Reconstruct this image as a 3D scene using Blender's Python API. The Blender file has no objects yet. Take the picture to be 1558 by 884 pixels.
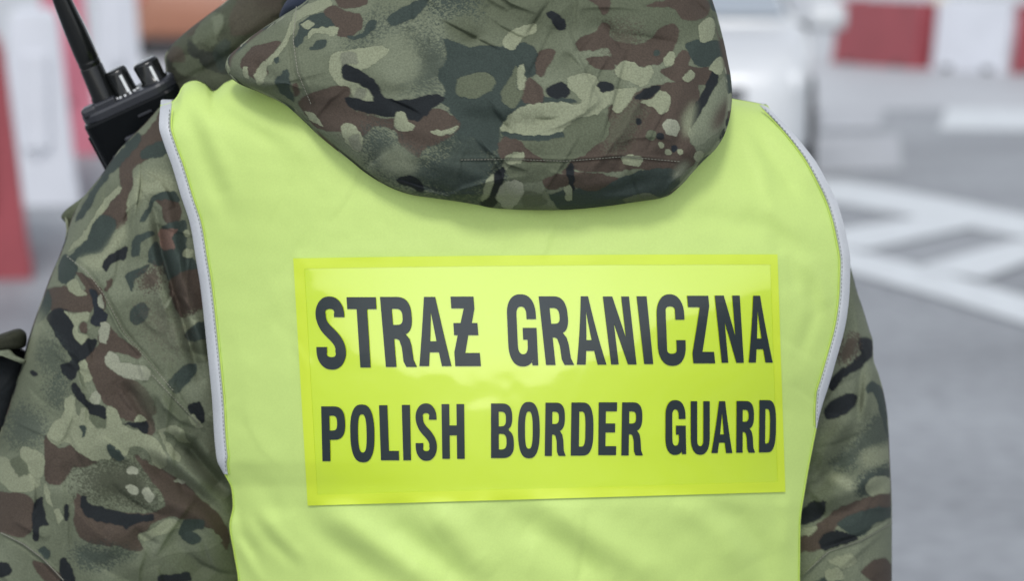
import bpy, bmesh, math, random
import numpy as np
from mathutils import Vector, Matrix

random.seed(7)
C = bpy.context.scene.collection
sc = bpy.context.scene

# ------------------------------------------------------------------ camera, light, exposure
H_CAM, PITCH, LENS = 1.6, math.radians(8.3), 85.0
FPX, CX, CY = LENS / 36.0 * 1558.0, 779.0, 442.0
cam_d = bpy.data.cameras.new('camera')
cam = bpy.data.objects.new('camera', cam_d); C.objects.link(cam)
cam.location = (0, 0, H_CAM); cam.rotation_euler = (math.pi / 2 - PITCH, 0, 0)
cam_d.lens = LENS; cam_d.sensor_width = 36; cam_d.clip_start = 0.05; cam_d.clip_end = 3000
cam_d.dof.use_dof = True; cam_d.dof.focus_distance = 1.695; cam_d.dof.aperture_fstop = 6.0
sc.camera = cam

SUN_EL, SUN_AZ = math.radians(48), math.radians(186)      # azimuth clockwise from +Y: behind the camera
world = bpy.data.worlds.new('World'); sc.world = world; world.use_nodes = True
wn = world.node_tree; bg = wn.nodes['Background']
sky = wn.nodes.new('ShaderNodeTexSky'); sky.sky_type = 'NISHITA'; sky.sun_disc = False
sky.sun_elevation = SUN_EL; sky.sun_rotation = SUN_AZ
sky.air_density = 1.0; sky.dust_density = 0.8; sky.ozone_density = 1.0
hsv = wn.nodes.new('ShaderNodeHueSaturation'); hsv.inputs['Saturation'].default_value = 0.28
wn.links.new(sky.outputs[0], hsv.inputs['Color']); wn.links.new(hsv.outputs[0], bg.inputs['Color'])
bg.inputs['Strength'].default_value = 0.15
sun_d = bpy.data.lights.new('sun', 'SUN'); sun_d.energy = 1.0; sun_d.angle = math.radians(12)
sun_d.color = (1, .97, .93)
sun = bpy.data.objects.new('sun', sun_d); C.objects.link(sun)
sv = Vector((math.sin(SUN_AZ) * math.cos(SUN_EL), math.cos(SUN_AZ) * math.cos(SUN_EL), math.sin(SUN_EL)))
sun.rotation_euler = sv.to_track_quat('Z', 'Y').to_euler(); sun.location = (0, 0, 20)
sc.view_settings.view_transform = 'Standard'; sc.view_settings.look = 'None'
sc.view_settings.exposure = 0.58; sc.view_settings.gamma = 1.0
sc.render.engine = 'CYCLES'
try:
    sc.cycles.use_denoising = True
    sc.cycles.denoiser = 'OPENIMAGEDENOISE'
    sc.cycles.max_bounces = 8
except Exception:
    pass

# ------------------------------------------------------------------ helpers
def lin(c):
    c = np.asarray(c, float) / 255.0
    return np.where(c <= .04045, c / 12.92, ((c + .055) / 1.055) ** 2.4)

def W(px, py, Y):
    """world point seen at photo position (px, py) standing at distance Y; works on arrays"""
    x = (np.asarray(px, float) - CX) / FPX; y = -(np.asarray(py, float) - CY) / FPX
    dy = math.cos(PITCH) + y * math.sin(PITCH); dz = -math.sin(PITCH) + y * math.cos(PITCH)
    t = np.asarray(Y, float) / dy
    return np.stack([x * t, np.broadcast_to(Y, np.shape(t)) + 0 * t, H_CAM + dz * t], -1)

def G(px, py, z=0.0):
    x = (px - CX) / FPX; y = -(py - CY) / FPX
    dy = math.cos(PITCH) + y * math.sin(PITCH); dz = -math.sin(PITCH) + y * math.cos(PITCH)
    t = (z - H_CAM) / dz
    return Vector((x * t, dy * t, z))

def pchip(xs, ys, x):
    xs = np.asarray(xs, float); ys = np.asarray(ys, float)
    h = np.diff(xs); d = np.diff(ys) / h
    m = np.zeros_like(ys); m[0], m[-1] = d[0], d[-1]
    for i in range(1, len(xs) - 1):
        if d[i - 1] * d[i] > 0:
            w1, w2 = 2 * h[i] + h[i - 1], h[i] + 2 * h[i - 1]
            m[i] = (w1 + w2) / (w1 / d[i - 1] + w2 / d[i])
    x = np.clip(np.asarray(x, float), xs[0], xs[-1])
    k = np.clip(np.searchsorted(xs, x) - 1, 0, len(xs) - 2)
    t = (x - xs[k]) / h[k]
    return ((2*t**3 - 3*t**2 + 1) * ys[k] + (t**3 - 2*t**2 + t) * h[k] * m[k]
            + (-2*t**3 + 3*t**2) * ys[k+1] + (t**3 - t**2) * h[k] * m[k+1])

def curve_fn(pairs):
    a = [p[0] for p in pairs]; b = [p[1] for p in pairs]
    return lambda x: pchip(a, b, x)

class VNoise:
    def __init__(self, seed):
        self.t = np.random.RandomState(seed).rand(256, 256)
    def __call__(self, x, y):
        x = np.asarray(x, float); y = np.asarray(y, float)
        xi = np.floor(x).astype(int); yi = np.floor(y).astype(int)
        fx = x - xi; fy = y - yi
        fx = fx*fx*fx*(fx*(fx*6-15)+10); fy = fy*fy*fy*(fy*(fy*6-15)+10)
        t = self.t; g = lambda i, j: t[i & 255, j & 255]
        return ((g(xi, yi)*(1-fx) + g(xi+1, yi)*fx)*(1-fy) + (g(xi, yi+1)*(1-fx) + g(xi+1, yi+1)*fx)*fy)
    def fbm(self, x, y, o=3):
        s = 0; a = .5; n = 0
        for k in range(o):
            s = s + a * self(x * 2**k + 17*k, y * 2**k + 5*k); n += a; a *= .5
        return s / n

def blur(a, r):
    """separable box blur twice, radius r"""
    for _ in range(2):
        for ax in (0, 1):
            p = np.pad(a, [(r + 1, r) if i == ax else (0, 0) for i in range(a.ndim)], mode='edge')
            c = np.cumsum(p, ax)
            n = a.shape[ax]
            hi = np.take(c, np.arange(2*r + 1, 2*r + 1 + n), ax); lo = np.take(c, np.arange(0, n), ax)
            a = (hi - lo) / (2*r + 1)
    return a

def chaikin(pts, n=2):
    p = np.asarray(pts, float)
    if n == 2:
        k = len(p); a, b, c, d = np.roll(p, 1, 0), p, np.roll(p, -1, 0), np.roll(p, -2, 0)
        L = np.hypot(*(c - b).T)[:, None]
        tl = np.hypot(*(b - a).T)[:, None]; tr_ = np.hypot(*(d - c).T)[:, None]
        m0 = (c - a) / (L + tl + 1e-6) * L * .9; m1 = (d - b) / (L + tr_ + 1e-6) * L * .9
        out = []
        for t in np.linspace(0, 1, 7)[:-1]:
            out.append((2*t**3 - 3*t**2 + 1)*b + (t**3 - 2*t**2 + t)*m0 + (-2*t**3 + 3*t**2)*c + (t**3 - t**2)*m1)
        return np.stack(out, 1).reshape(-1, 2)
    for _ in range(n):
        q = np.roll(p, -1, 0)
        p = np.stack([.75*p + .25*q, .25*p + .75*q], 1).reshape(-1, 2)
    return p

def poly_mask(pts, X, Y):
    m = np.zeros(X.shape, bool)
    n = len(pts)
    for i in range(n):
        x1, y1 = pts[i]; x2, y2 = pts[(i + 1) % n]
        if y1 == y2: continue
        c = (Y >= min(y1, y2)) & (Y < max(y1, y2))
        m ^= c & (X < (x2 - x1) * (Y - y1) / (y2 - y1) + x1)
    return m

# ---- materials
def mat(name, color=(.5, .5, .5), rough=.6, metal=0., coat=0., spec=.5, attr=None, bump=None, noise=None, alpha=None, coat_rough=.05, tex='Object'):
    m = bpy.data.materials.new(name); m.use_nodes = True
    nt = m.node_tree; b = nt.nodes['Principled BSDF']
    b.inputs['Base Color'].default_value = (*[float(v) for v in color], 1)
    b.inputs['Roughness'].default_value = rough; b.inputs['Metallic'].default_value = metal
    b.inputs['Coat Weight'].default_value = coat; b.inputs['Coat Roughness'].default_value = coat_rough
    b.inputs['Specular IOR Level'].default_value = spec
    tc = nt.nodes.new('ShaderNodeTexCoord')
    src = None
    if attr:
        a = nt.nodes.new('ShaderNodeAttribute'); a.attribute_name = attr; src = a.outputs['Color']
    if noise:
        sc_, lo, hi, det = noise
        n = nt.nodes.new('ShaderNodeTexNoise'); n.inputs['Scale'].default_value = sc_; n.inputs['Detail'].default_value = det
        nt.links.new(tc.outputs[tex], n.inputs['Vector'])
        r = nt.nodes.new('ShaderNodeMapRange'); r.inputs[1].default_value = .25; r.inputs[2].default_value = .75
        r.inputs[3].default_value = lo; r.inputs[4].default_value = hi
        nt.links.new(n.outputs['Fac'], r.inputs[0])
        mx = nt.nodes.new('ShaderNodeVectorMath'); mx.operation = 'SCALE'
        if src: nt.links.new(src, mx.inputs[0])
        else: mx.inputs[0].default_value = [float(v) for v in color]
        nt.links.new(r.outputs[0], mx.inputs['Scale']); src = mx.outputs[0]
    if src: nt.links.new(src, b.inputs['Base Color'])
    if bump:
        sc_, st, dist = bump
        n = nt.nodes.new('ShaderNodeTexNoise'); n.inputs['Scale'].default_value = sc_; n.inputs['Detail'].default_value = 3
        nt.links.new(tc.outputs[tex], n.inputs['Vector'])
        bp = nt.nodes.new('ShaderNodeBump'); bp.inputs['Strength'].default_value = st; bp.inputs['Distance'].default_value = dist
        nt.links.new(n.outputs['Fac'], bp.inputs['Height']); nt.links.new(bp.outputs[0], b.inputs['Normal'])
    return m

# ---- objects
def link_mesh(name, verts, faces, m=None, parent=None, smooth=True, colors=None, face_cam=None):
    me = bpy.data.meshes.new(name)
    verts = np.asarray(verts, np.float32).reshape(-1, 3)
    if isinstance(faces, np.ndarray):
        n, k = faces.shape
        me.vertices.add(len(verts)); me.vertices.foreach_set('co', verts.ravel())
        me.loops.add(n * k); me.loops.foreach_set('vertex_index', faces.astype(np.int32).ravel())
        me.polygons.add(n); me.polygons.foreach_set('loop_start', np.arange(0, n * k, k, dtype=np.int32))
        me.update(calc_edges=True); me.validate()
    else:
        me.from_pydata([tuple(v) for v in verts.tolist()], [], faces); me.update()
    if colors is not None:
        a = me.color_attributes.new('print', 'FLOAT_COLOR', 'POINT')
        c = np.ones((len(verts), 4), np.float32); c[:, :3] = colors
        a.data.foreach_set('color', c.ravel())
    me.polygons.foreach_set('use_smooth', [smooth] * len(me.polygons))
    if m: me.materials.append(m)
    if face_cam is not None:
        k = len(me.polygons); nn = np.empty(k * 3, np.float32); me.polygons.foreach_get('normal', nn)
        if nn.reshape(-1, 3)[:face_cam, 1].mean() > 0: me.flip_normals()
    o = bpy.data.objects.new(name, me); C.objects.link(o)
    if parent: put(o, parent)
    return o

def put(o, parent):
    """parent without moving: geometry is in world coordinates, so undo the parent's place"""
    o.parent = parent
    bpy.context.view_layer.update()
    o.matrix_parent_inverse = parent.matrix_world.inverted()

def obj_bm(name, bm, m=None, parent=None, smooth=False):
    me = bpy.data.meshes.new(name); bm.to_mesh(me); bm.free()
    if smooth: me.polygons.foreach_set('use_smooth', [True] * len(me.polygons))
    if m: me.materials.append(m)
    o = bpy.data.objects.new(name, me); C.objects.link(o)
    if parent: put(o, parent)
    return o

def thing(name, label, cat, loc=(0, 0, 0), rotz=0., group=None):
    o = bpy.data.objects.new(name, None); C.objects.link(o); o.location = loc; o.rotation_euler = (0, 0, rotz)
    o.empty_display_size = .2
    o['label'] = label; o['category'] = cat
    if group: o['group'] = group
    bpy.context.view_layer.update()
    return o

def grid_faces(nu, nv, closed_u=False, off=0):
    """vertex index = v*nu+u"""
    u = np.arange(nu if closed_u else nu - 1); v = np.arange(nv - 1)
    U, V = np.meshgrid(u, v); U2 = (U + 1) % nu
    return (np.stack([V*nu + U, V*nu + U2, (V+1)*nu + U2, (V+1)*nu + U], -1).reshape(-1, 4) + off)

def bm_box(bm, c, s, M=None, bev=0.):
    r = bmesh.ops.create_cube(bm, size=1)
    bmesh.ops.scale(bm, vec=s, verts=r['verts']); bmesh.ops.translate(bm, vec=c, verts=r['verts'])
    vs = r['verts']
    if bev:
        es = list({e for v in vs for e in v.link_edges})
        q = bmesh.ops.bevel(bm, geom=es, offset=bev, segments=2, profile=.5, affect='EDGES')
        vs = list({v for f in q['faces'] for v in f.verts} | {v for v in vs if v.is_valid})
    if M is not None: bmesh.ops.transform(bm, matrix=M, verts=[v for v in vs if v.is_valid])
    return vs

def bm_lathe(bm, prof, n=24, M=None, cap=True):
    rings = []
    for (r, z) in prof:
        ring = []
        for i in range(n):
            a = 2 * math.pi * i / n
            v = Vector((r * math.cos(a), r * math.sin(a), z))
            if M is not None: v = M @ v
            ring.append(bm.verts.new(v))
        rings.append(ring)
    for a, b in zip(rings, rings[1:]):
        for i in range(n):
            bm.faces.new((a[i], a[(i+1) % n], b[(i+1) % n], b[i]))
    if cap:
        bm.faces.new(rings[0][::-1]); bm.faces.new(rings[-1])

# ------------------------------------------------------------------ ground
def struct(o):
    o['kind'] = 'structure'; return o

def asphalt(name, a, b, scale):
    m = bpy.data.materials.new(name); m.use_nodes = True
    nt = m.node_tree; bs = nt.nodes['Principled BSDF']; bs.inputs['Roughness'].default_value = .55
    tc = nt.nodes.new('ShaderNodeTexCoord')
    n1 = nt.nodes.new('ShaderNodeTexNoise'); n1.inputs['Scale'].default_value = scale; n1.inputs['Detail'].default_value = 4
    n2 = nt.nodes.new('ShaderNodeTexNoise'); n2.inputs['Scale'].default_value = .7; n2.inputs['Detail'].default_value = 4
    for n in (n1, n2): nt.links.new(tc.outputs['Object'], n.inputs['Vector'])
    ad = nt.nodes.new('ShaderNodeMath'); ad.operation = 'ADD'
    nt.links.new(n1.outputs['Fac'], ad.inputs[0]); nt.links.new(n2.outputs['Fac'], ad.inputs[1])
    r = nt.nodes.new('ShaderNodeMapRange'); r.inputs[1].default_value = .7; r.inputs[2].default_value = 1.3
    nt.links.new(ad.outputs[0], r.inputs[0])
    mx = nt.nodes.new('ShaderNodeMix'); mx.data_type = 'RGBA'
    mx.inputs['A'].default_value = (*a, 1); mx.inputs['B'].default_value = (*b, 1)
    nt.links.new(r.outputs[0], mx.inputs['Factor']); nt.links.new(mx.outputs['Result'], bs.inputs['Base Color'])
    bp = nt.nodes.new('ShaderNodeBump'); bp.inputs['Strength'].default_value = .5; bp.inputs['Distance'].default_value = .01
    nt.links.new(n1.outputs['Fac'], bp.inputs['Height']); nt.links.new(bp.outputs[0], bs.inputs['Normal'])
    return m
M_ROAD = asphalt('asphalt', (.148, .157, .170), (.28, .297, .317), 13)
M_FAR_HAZE = asphalt('hazed_asphalt', (.34, .355, .375), (.44, .455, .475), 14)  # lighter asphalt, brightened by distance haze and glare painted in
M_PAINT = mat('worn_road_paint', (.60, .635, .655), .6, noise=(9, .8, 1.02, 5))
M_PAINT2 = mat('faded_road_paint', (.42, .435, .46), .6, noise=(5, .75, 1.05, 5))
S = 900
struct(link_mesh('road', [(-S, -S, 0), (S, -S, 0), (S, S, 0), (-S, S, 0)], [(0, 1, 2, 3)], M_ROAD, smooth=False))
def sheet(name, pts, m, z):
    return struct(link_mesh(name, [G(x, y, z) for x, y in pts], [tuple(range(len(pts)))], m, smooth=False))
# far road laid paler: distance haze and glare put into its colour
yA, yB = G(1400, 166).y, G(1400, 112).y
struct(link_mesh('far_road_glare', [(-60, yA, .004), (60, yA, .004), (60, 120, .004), (-60, 120, .004)], [(0, 1, 2, 3)], M_FAR_HAZE, smooth=False))
def road_line(pts, m=M_PAINT, z=.008): sheet('road_marking', pts, m, z)
road_line([(1428, 197), (1700, 199), (1700, 166), (1440, 164)])
road_line([(1250, 196), (1338, 196), (1345, 166), (1250, 166)], M_PAINT2)
road_line([(1235, 262), (1372, 258), (1368, 205), (1235, 205)], M_PAINT2)
# hatched island: two edge lines and the slanting bars between them
road_line([(1200, 297), (1300, 313), (1400, 331), (1480, 347), (1570, 364), (1700, 388), (1700, 354), (1558, 327), (1430, 300), (1300, 277), (1200, 264)])
road_line([(1200, 398), (1290, 413), (1430, 452), (1558, 492), (1700, 540), (1700, 496), (1558, 450), (1480, 428), (1400, 404), (1300, 380), (1200, 362)])
road_line([(1230, 357), (1293, 346), (1395, 330), (1440, 322), (1490, 343), (1455, 350), (1320, 380), (1230, 370)], M_PAINT, .012)
road_line([(1395, 405), (1541, 366), (1600, 362), (1640, 380), (1558, 400), (1495, 424), (1440, 416)], M_PAINT, .012)

# ------------------------------------------------------------------ camouflage print
K_ALB = 1.42
PAL = {k: lin(v) / K_ALB for k, v in dict(
    khaki=(120, 127, 106), olive=(95, 102, 82), light=(142, 148, 122), tan=(152, 156, 136), green=(58, 69, 64),
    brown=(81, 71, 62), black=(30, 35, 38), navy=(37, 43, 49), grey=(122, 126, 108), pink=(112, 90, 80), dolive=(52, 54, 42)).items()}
N1, N2, N3, N4 = VNoise(1), VNoise(2), VNoise(3), VNoise(4)

def auto_camo(x, y, k=0.):
    """free-running version of the print, in millimetre-like cloth units"""
    x = np.asarray(x, float) + 311 * k; y = np.asarray(y, float) + 173 * k
    wx = x + 40 * (N3.fbm(x/60, y/60) - .5); wy = y + 40 * (N4.fbm(x/60, y/60) - .5)
    c = np.empty(x.shape + (3,)); c[:] = PAL['khaki']
    o = N1.fbm(wx/110, wy/80 + 40, 2)[..., None]; c = c + (PAL['olive'] - c) * np.clip((o - .4) * 5, 0, 1)
    def lay(n, fx, fy, th, col, off):
        m = n.fbm(wx / fx + off, wy / fy + off * 1.7, 2) > th
        c[m] = PAL[col]
    lay(N2, 75, 42, .60, 'green', 11); lay(N1, 80, 45, .59, 'brown', 23)
    lay(N4, 60, 30, .66, 'light', 5); lay(N3, 44, 26, .70, 'black', 31); lay(N2, 22, 15, .77, 'tan', 3)
    return c

class Cloth:
    """the print on one garment piece: a colour sheet in the piece's own flat pattern coordinates"""
    def __init__(self, x0, y0, x1, y1, seed, base='khaki', auto=None):
        self.x0, self.y0 = x0, y0
        self.X, self.Y = np.meshgrid(np.arange(x0, x1), np.arange(y0, y1))
        self.rs = np.random.RandomState(seed)
        if auto is not None: self.c = auto_camo(self.X, self.Y, auto)
        else:
            self.c = np.empty(self.X.shape + (3,)); self.c[:] = PAL[base]
            o = np.clip((N1.fbm(self.X/90 + seed, self.Y/60, 2) - .42) * 4, 0, 1)[..., None] * .55
            self.c += (PAL['olive'] - self.c) * o
        g_ = self.rs.rand(*self.X.shape); self.grain = g_ + np.roll(g_, 1, 0) + np.roll(g_, 1, 1) + np.roll(np.roll(g_, 1, 0), 1, 1); self.grain = (self.grain - self.grain.mean()) / self.grain.std()
    def add(self, col, pts, tr=None, mode='hard', r=14, n=2, amt=1.):
        p = np.asarray(pts, float)
        if tr: p = np.stack([tr[0] + p[:, 0] / tr[2], tr[1] + p[:, 1] / tr[2]], 1)
        p = chaikin(p, n)
        pad = 3 * r + 3 if mode != 'hard' else 2
        i0 = max(0, int(p[:, 1].min() - self.y0 - pad)); i1 = min(self.X.shape[0], int(p[:, 1].max() - self.y0 + pad + 2))
        j0 = max(0, int(p[:, 0].min() - self.x0 - pad)); j1 = min(self.X.shape[1], int(p[:, 0].max() - self.x0 + pad + 2))
        if i1 <= i0 or j1 <= j0: return
        sl = (slice(i0, i1), slice(j0, j1))
        X, Y = self.X[sl], self.Y[sl]
        if mode == 'hard':
            jx = 1.6 * (N3(X/7., Y/7.) - .5) * 2; jy = 1.6 * (N4(X/7., Y/7.) - .5) * 2
            m = poly_mask(p, X + jx + .01, Y + jy + .013).astype(float)
        else:
            m = blur(poly_mask(p, X + .01, Y + .013).astype(float), int(r * 1.3) if mode == 'fuzz' else r)
            if mode == 'fuzz': m = np.clip((m - .5) * 1.6 + .5 + .55 * self.grain[sl] * np.clip(1.15 - np.abs(2*m - 1)**3, 0, 1) * (m > .04), 0, 1) * .92
        if mode == 'hard' and amt == 1.:
            rim = np.clip(blur(m, 1) * 3, 0, 1) * (1 - m)
            self.c[sl] *= (1 - .16 * rim)[..., None]
        m = (m * amt)[..., None]
        self.c[sl] += (PAL[col] - self.c[sl]) * m
    def dot(self, col, x, y, r, tr, sq=1.):
        a = np.linspace(0, 2*math.pi, 10, endpoint=False)
        self.add(col, np.stack([x + r*np.cos(a), y + r*sq*np.sin(a)], 1), tr)
    def sample(self, px, py):
        if not hasattr(self, 's'): self.s = self.c
        fx = np.clip(px - self.x0, 0, self.X.shape[1] - 1.01); fy = np.clip(py - self.y0, 0, self.X.shape[0] - 1.01)
        i = fy.astype(int); j = fx.astype(int); a = (fx - j)[..., None]; b = (fy - i)[..., None]; s = self.s
        return (s[i, j]*(1-a) + s[i, j+1]*a)*(1-b) + (s[i+1, j]*(1-a) + s[i+1, j+1]*a)*b

R2 = (300, 0, 2.6); R3 = (700, 0, 2.6); R4 = (0, 260, 2.6); R5 = (0, 560, 2.7275); R6 = (1200, 400, 1.826)

# --- hood
hood_c = Cloth(330, -190, 1130, 330, 3)
A = hood_c.add
for col, pts, mode, r in [
    ('olive', [(700, -150), (1100, -160), (1110, 60), (960, 40), (800, 60), (690, 20)], 'soft', 20)]:
    A(col, pts, None, mode, r)
for x, y, w, h, col in [(560, -60, 70, 25, 'brown'), (700, -90, 90, 34, 'green'), (860, -60, 80, 26, 'light'), (980, -90, 60, 40, 'brown'), (640, -130, 60, 20, 'black'), (820, -130, 70, 28, 'brown'), (480, -40, 40, 30, 'green'), (930, -25, 26, 12, 'black'), (1040, -50, 30, 24, 'green')]:
    a = np.linspace(0, 2*math.pi, 12, endpoint=False); rr = 1 + .35*np.sin(3*a + x)
    A(col, np.stack([x + w*rr*np.cos(a), y + h*rr*np.sin(a)], 1))
A('green', [(900, -30), (1092, -30), (1092, 70), (1000, 60), (920, 45)], R2, 'fuzz', 14)
A('green', [(700, 60), (640, 150), (560, 200), (640, 220), (760, 120), (860, 160), (830, 300), (800, 330), (860, 370), (960, 360), (1040, 230), (980, 150), (900, 130), (800, 70)], R2, 'fuzz', 14, amt=.75)
A('khaki', [(700, 200), (790, 130), (860, 200), (880, 290), (800, 330), (720, 280)], R2, 'soft', 8)
A('olive', [(980, 90), (1092, 60), (1092, 170), (1000, 150)], R2, 'soft', 6)
A('green', [(975, 150), (1090, 185), (1150, 175), (1200, 185), (1290, 165), (1345, 200), (1340, 290), (1290, 320), (1270, 380), (1370, 380), (1480, 390), (1500, 405), (1360, 412), (1260, 440), (1200, 500), (1190, 590), (1130, 600), (1092, 540), (1040, 560), (1000, 430), (960, 400), (985, 360), (950, 300), (990, 220)], R2)
A('green', [(0, 430), (110, 480), (150, 560), (190, 700), (90, 800), (0, 800), (-120, 780), (-100, 600)], R3, 'fuzz', 18)
A('olive', [(-60, 600), (30, 560), (60, 640), (0, 700), (-60, 690)], R3, 'fuzz', 10, amt=.8)
A('brown', [(400, 400), (500, 350), (580, 335), (615, 350), (590, 400), (650, 450), (780, 470), (840, 470), (900, 440), (960, 430), (1040, 490), (990, 550), (900, 590), (870, 622), (800, 570), (790, 520), (700, 500), (650, 545), (560, 520), (480, 510), (420, 440)], R2)
A('brown', [(620, 400), (720, 440), (700, 490), (640, 530), (560, 500)], R2, 'fuzz', 10)
A('light', [(520, 250), (540, 210), (600, 195), (640, 190), (720, 180), (760, 200), (700, 250), (640, 280), (600, 250), (568, 262), (580, 310), (650, 340), (700, 380), (690, 408), (650, 403), (620, 385), (600, 345), (560, 335), (530, 300)], R2)
A('grey', [(565, 215), (595, 200), (630, 215), (635, 250), (600, 248), (575, 260)], R2)
A('grey', [(610, 400), (640, 345), (670, 360), (640, 402)], R2)
A('black', [(566, 262), (600, 248), (642, 280), (715, 320), (735, 385), (820, 398), (900, 378), (955, 368), (990, 388), (935, 425), (880, 484), (830, 470), (700, 452), (630, 434), (588, 412), (578, 384), (600, 378), (690, 405), (702, 375), (650, 335), (590, 318), (570, 290)], R2, n=1)
A('green', [(446, 187), (475, 162), (512, 160), (504, 185), (470, 197), (452, 196)], R2)
A('green', [(408, 92), (450, 58), (520, 50), (562, 90), (500, 112), (440, 130), (400, 185), (383, 172), (398, 125)], R2)
A('light', [(390, 40), (520, -10), (532, 18), (470, 48), (402, 75), (372, 142), (342, 190), (300, 245), (255, 275), (248, 252), (318, 192), (348, 142), (370, 85)], R2)
A('light', [(412, 95), (435, 78), (462, 90), (452, 108), (425, 112)], R2)
A('brown', [(530, 20), (600, 42), (650, 60), (655, 102), (600, 147), (558, 142), (540, 92), (500, 45)], R2)
A('brown', [(540, -20), (672, -20), (672, 15), (600, 30), (560, 22)], R2)
A('light', [(440, 120), (500, 105), (560, 110), (540, 140), (470, 130), (440, 150)], R2)
A('green', [(590, 142), (650, 132), (680, 78), (712, 78), (702, 112), (640, 152), (600, 152)], R2)
A('green', [(750, 70), (830, 18), (912, -10), (892, 42), (830, 82), (768, 97)], R2)
A('brown', [(180, 222), (232, 178), (332, 158), (302, 210), (268, 242), (282, 282), (240, 322), (198, 292), (172, 262)], R2)
A('green', [(308, 322), (355, 268), (372, 350), (384, 402), (330, 362)], R2)
A('light', [(180, 260), (200, 262), (200, 310), (180, 290)], R2)
A('light', [(225, 300), (262, 240), (280, 245), (262, 320), (240, 335)], R2)
A('green', [(305, 230), (320, 220), (325, 240), (310, 248)], R2)
A('brown', [(378, 330), (398, 325), (402, 375), (384, 380)], R2)
A('light', [(785, 445), (800, 438), (822, 442), (832, 480), (860, 497), (850, 516), (784, 508)], R2)
A('light', [(920, 516), (975, 512), (1032, 498), (1012, 522), (960, 537)], R2)
A('green', [(650, 540), (720, 490), (800, 575), (870, 632), (995, 580), (1092, 470), (1120, 800), (900, 770), (760, 700), (680, 625)], R2, 'fuzz', 12, amt=.9)
A('khaki', [(730, 600), (800, 580), (870, 640), (850, 690), (770, 690), (720, 650)], R2, 'soft', 6)
A('black', [(788, 712), (840, 693), (882, 715), (893, 760), (840, 742)], R2)
A('light', [(565, 502), (612, 488), (652, 540), (642, 605), (590, 562)], R2)
A('grey', [(600, 545), (640, 530), (648, 600), (610, 580)], R2)
A('light', [(428, 440), (460, 445), (490, 480), (500, 502), (448, 475)], R2)
# right half
A('brown', [(500, -10), (590, -10), (586, 45), (570, 58), (545, 25)], R3)
A('brown', [(735, 20), (850, -10), (960, -10), (992, 20), (962, 72), (880, 74), (840, 30), (780, 27)], R3)
A('brown', [(600, 90), (700, 120), (720, 200), (640, 260), (590, 220)], R3, 'fuzz', 12, amt=.7)
A('brown', [(455, 177), (490, 140), (540, 122), (560, 85), (592, 100), (595, 150), (680, 172), (742, 160), (790, 108), (842, 93), (864, 122), (852, 172), (830, 222), (790, 252), (700, 262), (610, 255), (590, 192), (480, 202)], R3)
A('brown', [(498, 230), (540, 222), (600, 225), (610, 270), (560, 277), (520, 257)], R3)
A('brown', [(308, 207), (360, 188), (378, 210), (345, 270), (325, 302), (298, 292)], R3)
A('brown', [(270, 308), (328, 352), (322, 402), (260, 407), (240, 382)], R3)
A('brown', [(830, 262), (880, 198), (912, 220), (902, 260), (992, 268), (1002, 330), (900, 332), (830, 312), (790, 285)], R3)
A('green', [(895, 172), (960, 153), (1040, 170), (1060, 225), (990, 262), (930, 252), (905, 215)], R3)
A('brown', [(590, 422), (680, 368), (800, 330), (935, 328), (942, 420), (902, 540), (932, 600), (922, 652), (842, 682), (700, 667), (560, 682), (430, 660), (470, 600), (560, 560), (590, 500)], R3)
A('olive', [(590, 470), (700, 380), (730, 400), (690, 500), (620, 600), (560, 560)], R3, 'fuzz', 9, amt=.6)
A('brown', [(150, 580), (180, 540), (280, 580), (380, 640), (450, 655), (440, 690), (300, 645), (165, 625)], R3)
A('olive', [(248, 562), (400, 540), (418, 500), (560, 448), (592, 480), (582, 540), (530, 582), (470, 622), (380, 647), (300, 612)], R3)
A('green', [(160, 520), (400, 516), (412, 540), (280, 557), (180, 542)], R3)
A('black', [(343, 352), (390, 323), (432, 340), (432, 372), (390, 388), (348, 375)], R3)
A('light', [(158, 502), (200, 450), (280, 410), (400, 404), (470, 411), (480, 395), (430, 345), (426, 310), (470, 290), (530, 298), (562, 340), (620, 350), (690, 343), (698, 360), (630, 442), (603, 432), (600, 410), (540, 452), (460, 470), (380, 527), (250, 532), (168, 516)], R3)
A('black', [(540, 340), (560, 320), (606, 335), (607, 353), (570, 364)], R3)
A('light', [(610, 280), (640, 244), (690, 243), (715, 265), (755, 258), (767, 290), (720, 342), (680, 322), (630, 307)], R3)
A('black', [(692, 387), (730, 350), (792, 338), (786, 360), (730, 392)], R3)
A('light', [(713, 405), (760, 385), (790, 355), (812, 360), (834, 385), (827, 430), (790, 454), (760, 422)], R3)
A('tan', [(798, 490), (830, 468), (870, 495), (857, 535), (820, 527)], R3)
A('light', [(808, 230), (830, 203), (852, 210), (847, 245), (815, 260)], R3)
A('light', [(878, 307), (915, 278), (932, 290), (905, 327)], R3)
A('light', [(943, 100), (990, 68), (1007, 90), (1002, 150), (960, 167), (943, 130)], R3)
A('light', [(163, 162), (190, 130), (270, 93), (302, 100), (302, 125), (240, 155), (215, 192), (180, 190)], R3)
A('black', [(341, 45), (365, 40), (418, 85), (418, 114), (385, 114), (350, 65)], R3)
A('olive', [(-10, 312), (90, 283), (138, 310), (132, 347), (60, 387), (-10, 372)], R3)
A('light', [(228, 255), (256, 252), (258, 352), (226, 356)], R3, n=1)
A('olive', [(200, 300), (225, 260), (228, 355), (250, 360), (215, 425), (175, 410), (160, 370)], R3)
A('khaki', [(930, 470), (1010, 340), (1050, 298), (1082, 380), (1060, 480), (960, 565), (930, 580), (900, 530)], R3)
A('black', [(913, 505), (925, 430), (960, 360), (1000, 280), (1024, 292), (990, 380), (935, 475)], R3)
A('light', [(983, 267), (1030, 223), (1048, 260), (1030, 292)], R3)
A('light', [(880, 470), (930, 400), (915, 500), (895, 545)], R3, 'soft', 5)
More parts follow.
